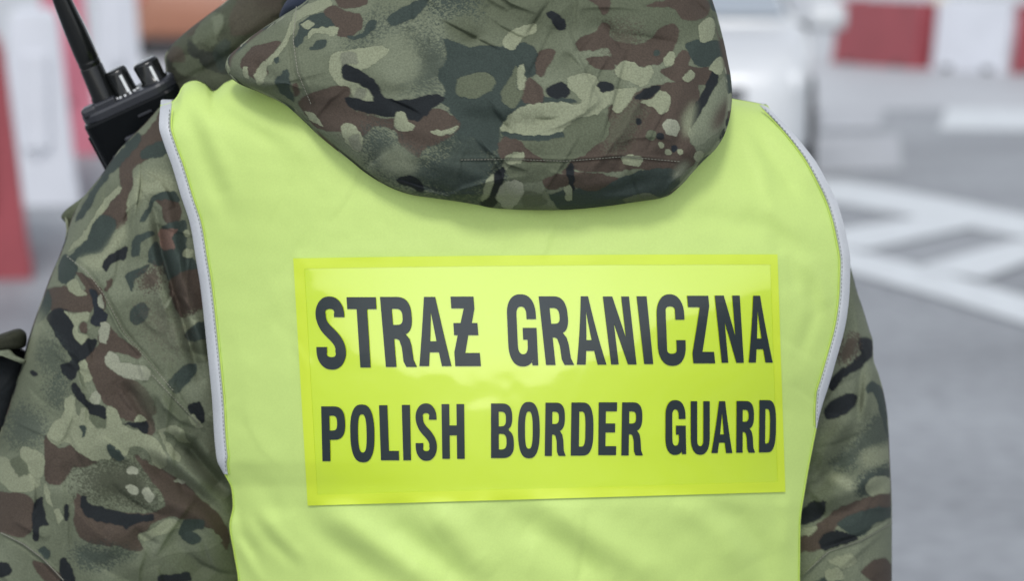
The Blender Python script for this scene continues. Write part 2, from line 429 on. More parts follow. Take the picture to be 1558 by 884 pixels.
A('brown', [(1010, 450), (1070, 380), (1060, 470), (1000, 520)], R3, 'soft', 6)
for col, x, y, r in [('black', 705, 480, 13), ('olive', 755, 533, 22), ('black', 790, 537, 16), ('light', 797, 575, 13), ('navy', 848, 587, 15), ('light', 822, 603, 13), ('light', 945, 620, 22), ('light', 872, 600, 13), ('green', 780, 210, 12)]:
    hood_c.dot(col, x, y, r, R3)
A('light', [(163, 662), (190, 610), (252, 603), (242, 640), (190, 668)], R3)
A('olive', [(180, 672), (260, 640), (420, 648), (402, 682), (330, 712), (230, 722)], R3)
A('black', [(140, 680), (172, 658), (172, 720), (140, 812), (80, 815)], R3)
A('light', [(100, 720), (135, 690), (120, 760), (85, 800)], R3)
A('olive', [(240, 758), (320, 770), (342, 802), (260, 817)], R3)
A('tan', [(148, 762), (190, 713), (247, 725), (252, 765), (200, 830), (152, 802)], R3)
A('brown', [(330, 712), (430, 680), (560, 688), (632, 710), (602, 752), (480, 752), (440, 732), (350, 752)], R3)
A('green', [(330, 745), (350, 770), (440, 745), (540, 752), (640, 700), (760, 668), (860, 678), (850, 790), (700, 800), (540, 840), (400, 830)], R3)
A('olive', [(640, 790), (720, 765), (790, 780), (700, 800)], R3)
A('black', [(420, 662), (445, 643), (452, 745), (440, 760), (425, 700)], R3)
A('light', [(413, 740), (435, 733), (442, 792), (420, 792)], R3)
A('light', [(638, 620), (680, 610), (724, 630), (702, 657), (645, 647)], R3)
A('grey', [(840, 690), (880, 640), (910, 650), (860, 710)], R3, 'soft', 4)

# --- left sleeve
sl_c = Cloth(-160, 120, 460, 1120, 5)
A = sl_c.add
A('light', [(560, 0), (680, 20), (690, 90), (600, 90), (540, 130), (480, 200), (500, 100)], R4, 'soft', 6)
A('brown', [(470, 20), (480, -60), (600, -180), (640, -240), (660, -170), (600, -60), (530, -10), (522, 60), (500, 130), (502, 200), (450, 232), (398, 180), (440, 120), (480, 70)], R4)
A('green', [(400, 62), (480, -30), (560, -120), (545, -150), (440, -40), (360, 80), (298, 202), (330, 182)], R4)
A('green', [(560, -80), (640, -120), (690, -90), (640, -60), (560, -50)], R4)
A('light', [(265, 320), (340, 230), (400, 130), (470, 60), (480, 70), (440, 120), (398, 180), (340, 270)], R4)
A('green', [(268, 345), (340, 270), (380, 190), (410, 175), (445, 185), (458, 210), (440, 272), (400, 322), (320, 340), (280, 370)], R4)
A('light', [(320, 345), (400, 325), (440, 275), (490, 210), (500, 260), (440, 330), (405, 390), (330, 380)], R4, 'soft', 4)
A('black', [(406, 372), (430, 335), (502, 298), (492, 347), (440, 367), (420, 397)], R4)
A('brown', [(612, 110), (702, 108), (712, 192), (650, 202), (640, 142)], R4)
A('green', [(580, 150), (610, 93), (692, 83), (712, 120), (618, 115), (580, 192), (553, 197)], R4)
A('green', [(640, 220), (732, 198), (742, 310), (790, 390), (670, 437), (650, 402), (638, 310)], R4)
A('pink', [(628, 235), (702, 230), (680, 262), (692, 302), (648, 312)], R4)
A('light', [(722, 242), (745, 232), (755, 262), (730, 258)], R4); A('light', [(718, 322), (740, 303), (768, 320), (757, 344), (723, 340)], R4)
A('green', [(518, 335), (525, 270), (560, 250), (602, 238), (612, 252), (560, 282), (552, 332), (535, 340)], R4)
A('green', [(588, 312), (620, 278), (642, 320), (642, 372), (590, 362)], R4)
A('green', [(498, 412), (550, 385), (592, 368), (572, 402), (530, 432), (522, 478), (506, 442)], R4)
A('brown', [(540, 440), (630, 368), (642, 442), (602, 472), (570, 470)], R4, 'fuzz', 6)
A('brown', [(668, 440), (780, 390), (800, 540), (720, 582)], R4)
A('brown', [(411, 472), (435, 423), (447, 430), (425, 474)], R4)
A('green', [(511, 582), (525, 540), (560, 522), (592, 545), (572, 592), (530, 610)], R4)
A('light', [(715, 600), (785, 555), (795, 590), (730, 647)], R4, 'fuzz', 4)
A('green', [(733, 642), (810, 595), (820, 680), (748, 672)], R4); A('olive', [(748, 692), (820, 670), (820, 755), (760, 752)], R4)
A('green', [(663, 842), (720, 778), (772, 763), (772, 800), (720, 862), (690, 884)], R4)
A('brown', [(560, 520), (640, 500), (720, 640), (700, 740), (620, 700), (580, 620)], R4, 'fuzz', 16, amt=.45)
# below the armhole seam
A('green', [(236, 352), (260, 330), (302, 372), (302, 412), (270, 452), (232, 432)], R4)
A('brown', [(190, 470), (262, 458), (300, 480), (350, 470), (372, 520), (352, 562), (260, 552), (195, 548)], R4)
A('brown', [(300, 400), (380, 440), (420, 520), (400, 560), (350, 480)], R4)
A('light', [(268, 442), (300, 428), (320, 465), (348, 490), (310, 497), (278, 478)], R4)
A('green', [(130, 590), (190, 470), (200, 540), (150, 610)], R4)
A('black', [(178, 582), (210, 543), (252, 538), (292, 580), (287, 622), (310, 680), (340, 663), (383, 663), (382, 700), (350, 747), (328, 742), (280, 828), (248, 790), (252, 765), (282, 758), (280, 730), (230, 672), (205, 620)], R4, n=1)
A('light', [(253, 555), (300, 563), (347, 560), (352, 590), (315, 605), (312, 640), (350, 652), (330, 682), (310, 682), (290, 640), (287, 600)], R4)
A('brown', [(318, 608), (345, 600), (340, 640), (320, 636)], R4)
A('navy', [(355, 470), (380, 478), (397, 540), (427, 570), (412, 605), (380, 617), (360, 602), (370, 540)], R4)
A('brown', [(340, 745), (390, 690), (385, 660), (430, 620), (480, 660), (550, 710), (562, 732), (540, 742), (480, 722), (430, 718), (415, 760), (450, 800), (540, 832), (590, 884), (620, 960), (500, 990), (420, 900), (360, 822)], R4)
A('tan', [(385, 500), (400, 488), (412, 540), (392, 540)], R4); A('tan', [(390, 660), (400, 600), (432, 608), (437, 640), (420, 682), (395, 677)], R4)
A('tan', [(411, 742), (430, 717), (460, 724), (480, 760), (540, 776), (590, 788), (597, 815), (550, 830), (480, 812), (430, 782)], R4)
A('light', [(315, 762), (335, 745), (362, 830), (335, 838)], R4)
A('black', [(118, 795), (135, 790), (152, 802), (135, 811)], R4)
A('green', [(200, 640), (240, 700), (270, 800), (230, 850), (190, 790), (140, 740), (170, 680)], R4, 'fuzz', 9, amt=.6)
A('light', [(90, 700), (140, 560), (170, 560), (140, 660), (100, 760)], R4, 'soft', 8)
# lower sleeve
A('black', [(250, -10), (330, -10), (300, 52), (265, 28)], R5); A('black', [(298, 60), (320, 60), (352, 120), (380, 150), (442, 153), (442, 217), (400, 217), (370, 195), (360, 165), (320, 128), (296, 100)], R5, n=1)
A('green', [(60, 150), (130, 170), (200, 250), (190, 300), (120, 330), (60, 320), (20, 300)], R5, 'fuzz', 9, amt=.7)
A('green', [(200, 60), (260, 40), (280, 130), (240, 180), (200, 130)], R5, 'fuzz', 8, amt=.7)
A('brown', [(368, -20), (440, 0), (520, 50), (585, 120), (648, 255), (620, 290), (590, 250), (545, 200), (510, 190), (480, 150), (440, 155), (400, 90)], R5)
A('olive', [(560, 40), (650, 40), (800, 180), (880, 330), (860, 420), (700, 300), (600, 150)], R5, 'soft', 12, amt=.7)
A('brown', [(190, 280), (240, 332), (300, 322), (345, 365), (400, 390), (350, 412), (300, 420), (250, 482), (190, 470)], R5)
A('dolive', [(320, 420), (450, 380), (600, 400), (650, 480), (640, 590), (500, 570), (330, 520), (300, 470)], R5, 'fuzz', 14, amt=.8)
A('brown', [(560, 362), (620, 395), (680, 425), (760, 475), (830, 540), (900, 600), (950, 690), (940, 760), (890, 685), (800, 640), (700, 620), (640, 645), (600, 690), (592, 762), (480, 742), (380, 730), (320, 690), (305, 600), (320, 520), (360, 560), (500, 600), (640, 600), (690, 560), (600, 430)], R5)
A('light', [(193, 272), (230, 218), (268, 190), (272, 130), (292, 106), (314, 130), (314, 190), (330, 202), (333, 165), (362, 168), (372, 210), (400, 245), (442, 252), (440, 170), (452, 150), (492, 180), (512, 240), (560, 258), (600, 268), (642, 288), (662, 310), (692, 370), (690, 412), (665, 428), (638, 402), (618, 352), (590, 327), (540, 322), (522, 372), (490, 367), (455, 322), (467, 390), (430, 377), (390, 388), (340, 362), (300, 322), (270, 303), (240, 328), (200, 302)], R5, n=1)
A('olive', [(370, 200), (440, 215), (440, 250), (400, 248)], R5)
A('tan', [(374, 125), (395, 93), (417, 115), (412, 152), (385, 152)], R5)
A('green', [(326, 245), (345, 238), (357, 255), (352, 280), (338, 292), (340, 268)], R5)
A('green', [(440, 325), (460, 320), (520, 375), (495, 390), (462, 370)], R5)
A('black', [(510, 232), (560, 225), (602, 220), (618, 245), (602, 272), (560, 247)], R5)
A('light', [(556, 212), (580, 195), (607, 210), (602, 223), (562, 227)], R5)
A('tan', [(440, -20), (480, 20), (560, 45), (612, 50), (622, 18), (600, -10)], R5)
A('light', [(658, 260), (700, 240), (752, 248), (775, 300), (792, 312), (740, 302), (720, 280), (680, 265), (692, 300), (748, 362), (742, 388), (700, 362), (678, 302)], R5)
A('black', [(780, 160), (830, 140), (850, 220), (820, 230)], R5); A('light', [(785, 200), (800, 190), (840, 245), (810, 250)], R5)
for p in ([(523, 425), (545, 408), (572, 425), (567, 442), (540, 442)], [(523, 495), (545, 483), (572, 510), (562, 527), (535, 517)], [(590, 512), (610, 496), (637, 520), (637, 552), (615, 560), (597, 537)], [(718, 468), (740, 460), (768, 475), (750, 483)]): A('tan', p, R5)
A('black', [(328, 545), (348, 523), (372, 570), (420, 577), (500, 602), (570, 610), (642, 608), (642, 632), (590, 642), (540, 657), (520, 680), (500, 652), (420, 642), (360, 622), (338, 590)], R5, n=1)
A('khaki', [(573, 690), (620, 680), (690, 628), (742, 640), (830, 655), (905, 690), (925, 725), (840, 762), (700, 775), (640, 800), (600, 760)], R5)
A('light', [(573, 690), (620, 678), (692, 628), (742, 640), (745, 662), (640, 702), (600, 722), (590, 717)], R5)
A('green', [(743, 682), (760, 638), (800, 628), (852, 640), (842, 667), (800, 680), (832, 700), (827, 727), (790, 732), (760, 717)], R5)
A('green', [(300, 740), (360, 735), (480, 748), (570, 765), (500, 810), (400, 835), (330, 825), (300, 780)], R5, 'fuzz', 7, amt=.85)
A('olive', [(500, 830), (640, 790), (760, 790), (900, 760), (960, 850), (940, 1000), (500, 1000)], R5, 'soft', 12)
A('black', [(655, 867), (720, 858), (780, 850), (790, 884), (660, 895)], R5)
A('light', [(-20, 370), (30, 375), (60, 400), (100, 430), (160, 453), (167, 490), (120, 512), (60, 517), (20, 492), (-20, 450)], R5); A('light', [(90, 330), (140, 338), (182, 370), (182, 432), (160, 462), (120, 432), (88, 380)], R5)
A('olive', [(40, 390), (85, 370), (120, 430), (80, 450)], R5)
A('brown', [(-40, 530), (60, 518), (132, 540), (142, 650), (100, 702), (-40, 660)], R5)
A('black', [(133, 605), (150, 548), (175, 540), (187, 620), (205, 652), (165, 662), (160, 717), (138, 717)], R5); A('black', [(264, 582), (275, 563), (288, 590), (284, 632), (268, 637)], R5)
A('light', [(180, 490), (193, 483), (217, 560), (217, 582), (190, 552)], R5); A('light', [(224, 592), (240, 583), (262, 620), (246, 652)], R5)
A('black', [(248, 800), (265, 783), (292, 820), (315, 890), (250, 890)], R5); A('black', [(-20, 818), (30, 810), (47, 850), (10, 868), (-20, 850)], R5); A('green', [(158, 760), (185, 743), (207, 770), (195, 797)], R5)
A('brown', [(138, 800), (200, 820), (252, 870), (220, 900), (158, 855)], R5)
for k in range(26):
    x, y = sl_c.rs.uniform(-120, 380), sl_c.rs.uniform(905, 1110); w, h = sl_c.rs.uniform(12, 50), sl_c.rs.uniform(8, 24)
    a = np.linspace(0, 2*math.pi, 12, endpoint=False); rr = 1 + .35*np.sin(3*a + x)
    A(['brown', 'green', 'light', 'olive', 'black'][k % 5], np.stack([x + w*rr*np.cos(a), y + h*rr*np.sin(a)], 1))

# --- right sleeve
sr_c = Cloth(1140, 380, 1420, 1120, 9)
A = sr_c.add
A('olive', [(110, 440), (190, 430), (150, 560), (130, 690), (40, 690), (60, 560)], R6, 'soft', 14)
A('black', [(193, 218), (215, 208), (238, 222), (240, 248), (200, 292), (150, 322), (120, 357), (112, 332), (168, 280), (200, 252)], R6)
A('brown', [(155, 215), (185, 190), (195, 245), (150, 285), (135, 265)], R6, 'fuzz', 4)
A('black', [(98, 410), (120, 383), (170, 362), (190, 370), (177, 407), (130, 432), (103, 431)], R6)
A('green', [(213, 350), (232, 330), (257, 345), (280, 400), (280, 490), (250, 410), (235, 362), (218, 362)], R6)
A('green', [(275, 420), (280, 500), (212, 522), (170, 580), (118, 560), (190, 490), (240, 420)], R6, 'fuzz', 5, amt=.8)
A('light', [(198, 532), (285, 508), (285, 560), (210, 562)], R6, 'fuzz', 4); A('light', [(118, 590), (170, 600), (192, 640), (120, 605)], R6, 'soft', 4)
A('green', [(190, 602), (285, 558), (285, 602), (200, 655)], R6, 'fuzz', 4); A('light', [(213, 622), (240, 593), (285, 600), (275, 642), (230, 650)], R6)
A('brown', [(88, 722), (140, 680), (285, 640), (290, 680), (180, 712), (130, 737), (100, 792), (20, 802), (20, 768), (60, 738)], R6)
A('black', [(20, 702), (60, 668), (103, 668), (97, 702), (50, 727), (20, 727)], R6)
A('green', [(138, 722), (210, 688), (290, 678), (290, 705), (240, 727), (200, 762), (158, 747)], R6)
A('light', [(30, 742), (80, 732), (70, 752), (35, 760)], R6)
A('black', [(83, 777), (110, 748), (170, 753), (192, 772), (120, 792), (98, 802)], R6)
A('khaki', [(60, 860), (105, 800), (200, 772), (300, 715), (300, 1100), (20, 1100)], R6, n=0)
A('light', [(110, 830), (170, 810), (190, 830), (150, 850)], R6); A('brown', [(200, 860), (260, 820), (290, 850), (270, 900)], R6); A('green', [(60, 900), (120, 870), (150, 900), (90, 940)], R6)
A('light', [(100, 860), (140, 850), (150, 880), (110, 885)], R6)

# --- jacket front and collar (seen left of the hood, the shade there put into its darker colours)
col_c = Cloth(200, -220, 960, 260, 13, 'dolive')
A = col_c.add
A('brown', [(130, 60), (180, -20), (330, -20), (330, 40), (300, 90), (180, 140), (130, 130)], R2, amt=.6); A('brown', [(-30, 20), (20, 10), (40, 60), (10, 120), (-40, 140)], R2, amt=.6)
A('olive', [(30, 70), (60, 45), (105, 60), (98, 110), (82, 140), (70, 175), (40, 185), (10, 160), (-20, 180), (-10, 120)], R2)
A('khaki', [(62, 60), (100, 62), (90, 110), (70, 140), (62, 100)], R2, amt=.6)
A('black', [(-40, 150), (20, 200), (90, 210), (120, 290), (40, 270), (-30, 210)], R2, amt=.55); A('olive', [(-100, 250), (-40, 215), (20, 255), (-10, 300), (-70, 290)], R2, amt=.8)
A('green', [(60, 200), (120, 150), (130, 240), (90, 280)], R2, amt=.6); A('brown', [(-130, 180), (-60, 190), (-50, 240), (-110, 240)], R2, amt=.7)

# ------------------------------------------------------------------ folds: raised and sunk lines in the cloth, in pattern coordinates
def fold_field(px, py, lines):
    """height (m) towards the outside; each line = (points, half width px, height mm, transform)"""
    out = np.zeros(np.shape(px))
    for pts, w, hgt, tr in lines:
        p = np.asarray(pts, float)
        if tr: p = np.stack([tr[0] + p[:, 0] / tr[2], tr[1] + p[:, 1] / tr[2]], 1)
        d = np.full(np.shape(px), 1e9); fade = np.ones(np.shape(px))
        L = np.r_[0, np.cumsum(np.hypot(*np.diff(p, axis=0).T))]
        for i in range(len(p) - 1):
            a, b = p[i], p[i+1]; ab = b - a; l2 = ab @ ab
            t = np.clip(((px - a[0])*ab[0] + (py - a[1])*ab[1]) / l2, 0, 1)
            q = np.hypot(px - a[0] - t*ab[0], py - a[1] - t*ab[1])
            m = q < d; d = np.where(m, q, d)
            s = (L[i] + t * math.sqrt(l2)) / L[-1]
            fade = np.where(m, np.clip(np.minimum(s, 1 - s) * 3.5 + .25, 0, 1), fade)
        out += hgt * .001 * np.exp(-(d / w)**2) * fade
    return out

NW = VNoise(21)
def wrinkle(px, py, s, amp):
    return amp * .001 * (NW.fbm(px / s, py / s, 3) - .5) * 2

def make_creases(seed, box, n, ang, sd, w=(4, 9), h=(1.0, 2.6), ln=(40, 150)):
    r = np.random.RandomState(seed); out = []
    for _ in range(n):
        x, y = r.uniform(box[0], box[2]), r.uniform(box[1], box[3]); L = r.uniform(*ln); a = math.radians(r.normal(ang[r.randint(len(ang))], sd))
        bend = r.uniform(-.25, .25); p = []
        for t in (-.5, -.17, .17, .5):
            aa = a + bend * t * 2; p.append((x + L*t*math.cos(aa), y + L*t*math.sin(aa)))
        out.append((np.array(p), r.uniform(*w), r.uniform(*h) * r.choice([-1, 1]), r.choice([-1, 1])))
    return out
def crease_field(px, py, cr):
    """sharp pulled creases: steep on one side, easing out on the other"""
    px = np.asarray(px, float); py = np.asarray(py, float); out = np.zeros(px.shape)
    for p, w, h, side in cr:
        lo, hi = p.min(0) - 5*w, p.max(0) + 5*w
        m = (px > lo[0]) & (px < hi[0]) & (py > lo[1]) & (py < hi[1])
        if not m.any(): continue
        X, Y = px[m], py[m]; d = np.full(X.shape, 1e9); sg = np.zeros(X.shape); sp = np.zeros(X.shape); k = len(p) - 1
        for i in range(k):
            a, b = p[i], p[i+1]; ab = b - a; l2 = ab @ ab
            tt = ((X - a[0])*ab[0] + (Y - a[1])*ab[1]) / l2; t = np.clip(tt, 0, 1)
            q = np.hypot(X - a[0] - t*ab[0], Y - a[1] - t*ab[1]); c = q < d
            d = np.where(c, q, d); sg = np.where(c, np.sign((X - a[0])*ab[1] - (Y - a[1])*ab[0]) * side, sg); sp = np.where(c, (i + t) / k, sp)
        ww = np.where(sg > 0, .5*w, 1.9*w)
        out[m] += h * .001 * np.exp(-(d / ww)**1.6) * np.sin(np.pi * np.clip(sp, 0, 1))**.8
    return out

V7 = (300, 640, 3.116); V8 = (750, 640, 3.116); V5 = (230, 100, 2.76); V6 = (940, 130, 2.76)
VEST_F = [
    ([(140, 150), (230, 390), (330, 640)], 16, -3.0, V5), ([(190, 110), (390, 250), (560, 340)], 13, -2.4, V5),
    ([(160, 110), (250, 300), (330, 520)], 18, 2.6, V5), ([(300, 120), (520, 260), (700, 420)], 22, 2.2, V5),
    ([(530, 190), (600, 340), (650, 500)], 12, 2.6, V6), ([(610, 150), (740, 310), (850, 440)], 13, 2.4, V6),
    ([(570, 200), (680, 360), (760, 480)], 11, -2.2, V6), ([(250, 540), (400, 560), (620, 600), (780, 700)], 18, -2.6, V6),
    ([(480, 420), (640, 520), (800, 640)], 18, 2.2, V6), ([(640, 640), (720, 760), (760, 880)], 12, -2.0, V6),
    ([(760, 700), (850, 820), (880, 960)], 12, 2.0, V6), ([(800, 800), (830, 950), (760, 1150)], 12, -2.0, V6),
    ([(560, 410), (760, 540), (920, 640), (1150, 800)], 24, 5.5, V7), ([(470, 430), (700, 610), (900, 760)], 24, -4.5, V7),
    ([(1080, 410), (1230, 540), (1400, 740)], 26, 4.5, V7), ([(860, 440), (1130, 640), (1300, 780)], 24, -4.0, V7),
    ([(190, 400), (215, 540), (300, 670)], 9, -2.0, V7), ([(250, 440), (350, 570), (470, 690)], 10, -2.0, V7),
    ([(300, 440), (400, 560), (520, 680)], 12, 1.7, V7), ([(180, 560), (260, 700), (320, 780)], 9, 1.7, V7),
    ([(230, 390), (420, 520), (620, 640), (850, 780)], 26, 4.0, V8), ([(60, 430), (330, 590), (560, 760)], 26, -4.0, V8),
    ([(1000, 400), (1160, 470), (1270, 620), (1330, 760)], 20, -4.0, V8), ([(850, 390), (1060, 500), (1200, 700)], 24, 3.5, V8),
    ([(1380, 330), (1400, 480), (1380, 640)], 14, 2.0, V8), ([(180, 200), (330, 330), (400, 480)], 16, -1.5, V7),
]
xL = curve_fn([(100, 250), (150, 246), (190, 243), (220, 251), (250, 262), (300, 277), (340, 290), (400, 300), (430, 305), (520, 315), (600, 323), (700, 331), (720, 340), (745, 352), (770, 354), (800, 349), (840, 355), (884, 362), (1000, 365), (1600, 350)])
xR = curve_fn([(100, 1130), (150, 1156), (160, 1165), (185, 1190), (215, 1217), (250, 1243), (320, 1277), (360, 1287), (400, 1293), (440, 1292), (480, 1288), (560, 1268), (635, 1246), (650, 1243), (740, 1226), (800, 1218), (884, 1217), (1000, 1215), (1600, 1240)])
vY0 = curve_fn([(60, 1.802), (100, 1.767), (150, 1.737), (200, 1.719), (250, 1.708), (300, 1.700), (400, 1.6888), (500, 1.681), (600, 1.6757), (700, 1.6728), (780, 1.672), (884, 1.6745), (1000, 1.680), (1600, 1.70)])
vD = curve_fn([(100, .05), (150, .055), (300, .072), (500, .085), (884, .09), (1600, .09)])
vtop = curve_fn([(240, 160), (255, 156), (266, 151), (273, 142), (280, 127), (298, 121), (314, 127), (327, 137), (345, 124), (380, 112), (500, 92), (779, 80), (1000, 110), (1090, 138), (1115, 147), (1160, 157), (1180, 166)])
PANEL = [(446, 393), (1183, 387), (1195, 749), (468, 770)]
def panel_w(px, py):
    """1 inside the sewn-on panel, 0 outside: the stiff panel keeps the cloth flat"""
    d = np.minimum(np.minimum(px - 455, 1190 - px), np.minimum(py - 392, 757 - py))
    return np.clip(d / 26 + .5, 0, 1)
def vestY(px, py, folds=True):
    l, r = xL(py), xR(py); s = np.clip((px - l) / (r - l) * 2 - 1, -1, 1)
    y = vY0(py) + vD(py) * np.abs(s)**2.5
    if folds:
        k = 1 - .9 * panel_w(px, py)
        y = y - (fold_field(px, py, VEST_F) + wrinkle(px, py, 70, 1.3) + crease_field(px, py, VEST_CR)) * k - wrinkle(px + 900, py, 260, 3.0) * (1 - .6 * panel_w(px, py))
    return y
def vthick(py, d):
    """front minus back, at distance d (px) below the shoulder line"""
    return .015 + .235 * (1 - np.exp(-np.maximum(d, 0) / 70.))

# ------------------------------------------------------------------ person
M_CAMO = mat('camouflage_cotton', attr='print', rough=.85, spec=.25, noise=(760, .80, 1.20, 2), bump=(1300, .5, .0008))
M_VEST = mat('fluorescent_polyester', (.465, .61, .178), .55, spec=.35, bump=(1100, .2, .0004), noise=(800, .965, 1.035, 2))
M_PANEL = mat('fluorescent_vinyl', (.50, .67, .003), .3, spec=.5, coat=1., coat_rough=.05, bump=(16, .18, .006))
_b = M_PANEL.node_tree; next(n for n in _b.nodes if n.type == 'TEX_NOISE').inputs['Detail'].default_value = 1.0; _b.links.new(next(n for n in _b.nodes if n.type == 'BUMP').outputs[0], _b.nodes['Principled BSDF'].inputs['Coat Normal'])
M_PANEL.node_tree.nodes['Principled BSDF'].inputs['Coat IOR'].default_value = 1.9
M_RIM = mat('welded_vinyl_edge', (.52, .655, .03), .35, spec=.5, coat=.3, coat_rough=.2)
M_INK = mat('dark_print_film', (.006, .015, .018), .35, spec=.4, coat=.45, coat_rough=.12)
M_TAPE = mat('grey_reflective_tape', (.44, .46, .485), .42, metal=.0, spec=.5, noise=(700, .94, 1.06, 2), bump=(1800, .2, .0003))
M_THREAD = mat('dark_thread', (.15, .17, .16), .8)
M_PALE_THREAD = mat('pale_thread', (.20, .20, .16), .8)
M_SKIN = mat('skin', (.55, .34, .26), .5, noise=(60, .93, 1.07, 3))
M_HAIR = mat('brown_hair', (.05, .03, .02), .6, bump=(300, .5, .003))
M_NAVY = mat('navy_knit', (.016, .024, .05), .8, bump=(700, .4, .001))
M_BLACKBOOT = mat('black_leather', (.02, .02, .02), .4)

person = thing('person', 'person seen from behind in camouflage jacket and bright yellow vest lettered POLISH BORDER GUARD', 'person', (0, 1.84, 0))

CREASES = {
    5.: make_creases(3, (360, -40, 1100, 300), 60, (-25, 15, 60, 110), 18, h=(1.7, 4.2)),
    1.: make_creases(5, (-40, 180, 350, 900), 80, (55, 75, 35, 100), 16, h=(1.6, 4.2)),
    3.: make_creases(8, (1210, 430, 1350, 890), 26, (-30, -60, 100), 16, h=(1.0, 2.6)),
    7.: make_creases(9, (250, -100, 480, 130), 14, (-45, -20), 16, h=(1.5, 3.5))}
VEST_CR = make_creases(12, (300, 170, 1240, 880), 34, (40, 60, 110, 130), 14, w=(5, 12), h=(.5, 1.2), ln=(50, 170))

def loft(name, rows, cloth, nu, nv, parent, folds=(), wr=(60, 1.2), m=M_CAMO, e=.85, ease=1.0, nb=40, auto=0., py_list=None, step=None, blend=None):
    """tube of cloth; rows = (py, x left, x right, centre distance, depth to the back, depth to the front)"""
    R = np.array(rows, float); py = R[:, 0]
    if py_list is None:
        t = np.linspace(0, 1, nv)
        if ease != 1.0: t = 1 - (1 - t)**ease
        pv = py[0] + (py[-1] - py[0]) * t
    else: pv = np.asarray(py_list)
    f = [pchip(py, R[:, k], pv) for k in range(1, 6)]
    a = np.concatenate([np.linspace(math.pi, 0, nu), -np.linspace(0, math.pi, nb + 2)[1:-1]])
    c = np.cos(a); ca = np.abs(c)**(1/e); s = np.sign(np.sin(a)) * np.sqrt(np.maximum(1 - ca**2, 0))**e
    xl, xr, Yc, rb, rf = [g[:, None] for g in f]
    PX = (xl + xr)/2 + (xr - xl)/2 * c[None]; PY = np.broadcast_to(pv[:, None], PX.shape)
    S = np.broadcast_to(s[None], PX.shape)
    Y = Yc - np.where(S > 0, rb, rf) * S
    wgt = np.clip(S, 0, 1)**.6
    disp = fold_field(PX, PY, folds) + wrinkle(PX, PY, *wr) + crease_field(PX, PY, CREASES.get(auto, []))
    if step: disp = disp + step(PX, PY)
    Y = Y - disp * wgt
    P = W(PX, PY, Y)
    n = len(a)
    faces = grid_faces(n, len(pv), True)
    col = cloth.sample(PX, PY) if cloth is not None else None
    if col is not None:
        cb = auto_camo(PX + np.where(PX > (xl + xr)/2, 1, -1) * (Y - Yc) * 2100, PY, auto)
        w = np.clip((.28 - S) / .08, 0, 1)[..., None]
        col = col * (1 - w) + cb * w
    o = link_mesh(name, P.reshape(-1, 3), faces, m, parent, True, None if col is None else col.reshape(-1, 3))
    return o

# ---- body under the clothes: one skinned figure
def skin_figure(name, chains, m, parent, root, levels=2):
    me = bpy.data.meshes.new(name); vs, es, rad = [], [], []
    idx = {}
    for ch in chains:
        prev = None
        for key, co, r in ch:
            if key in idx: k = idx[key]
            else:
                k = len(vs); vs.append(co); rad.append(r); idx[key] = k
            if prev is not None and prev != k: es.append((prev, k))
            prev = k
    me.from_pydata(vs, es, [])
    o = bpy.data.objects.new(name, me); C.objects.link(o)
    md = o.modifiers.new('skin', 'SKIN'); md.use_smooth_shade = True
    for i, r in enumerate(rad):
        v = me.skin_vertices[0].data[i]; v.radius = r if isinstance(r, tuple) else (r, r)
        v.use_root = (i == idx[root])
    ss = o.modifiers.new('sub', 'SUBSURF'); ss.levels = ss.render_levels = levels
    dg = bpy.context.evaluated_depsgraph_get(); dg.update()
    me2 = bpy.data.meshes.new_from_object(o.evaluated_get(dg)); me2.name = name
    bpy.data.objects.remove(o); bpy.data.meshes.remove(me)
    me2.polygons.foreach_set('use_smooth', [True] * len(me2.polygons))
    me2.materials.clear(); me2.materials.append(m)
    o = bpy.data.objects.new(name, me2); C.objects.link(o); put(o, parent)
    return o
YB = 1.83
ZS = 1.44
def hand(side, wrist, d):
    """five separate fingers rooted in the palm; d = pointing direction"""
    d = Vector(d).normalized(); up = Vector((0, 0, 1)); lat = d.cross(up).normalized() * side
    chains = []
    palm = wrist + d * .045
    ch = [('w%d' % side, tuple(wrist), (.026, .02)), ('p%d' % side, tuple(palm), (.036, .016)), ('q%d' % side, tuple(wrist + d * .085), (.036, .013))]
    for k, (off, ln) in enumerate([(-.030, .066), (-.010, .074), (.010, .070), (.029, .056)]):
        b = wrist + d * .088 + lat * off
        f1 = b + d * ln * .45 - up * .006; f2 = b + d * ln * .78 - up * .020; f3 = b + d * ln * .95 - up * .036
        chains.append([('q%d' % side, None, None)] + [('f%d_%d_%d' % (side, k, j), tuple(p), r) for j, (p, r) in enumerate([(b, .0095), (f1, .0088), (f2, .008), (f3, .007)])])
    t0 = wrist + d * .03 - lat * .034; t1 = t0 + d * .035 - lat * .016 - up * .01; t2 = t1 + d * .028 - up * .008
    chains.append([('p%d' % side, None, None)] + [('t%d_%d' % (side, j), tuple(p), r) for j, (p, r) in enumerate([(t0, .012), (t1, .0105), (t2, .009)])])
    return ch, chains
chains = [[('pelvis', (-.01, YB, .92), (.13, .10)), ('waist', (-.01, YB, 1.08), (.12, .09)), ('chest', (0, YB - .0, 1.26), (.14, .09)), ('neckbase', (0, YB - .01, 1.46), (.07, .06)), ('neck', (.0, YB + .005, 1.55), (.055, .058)),
           ('skull0', (.0, YB + .03, 1.63), (.066, .085)), ('skull1', (.0, YB + .035, 1.70), (.075, .095)), ('skull2', (0, YB + .03, 1.76), (.066, .085))]]
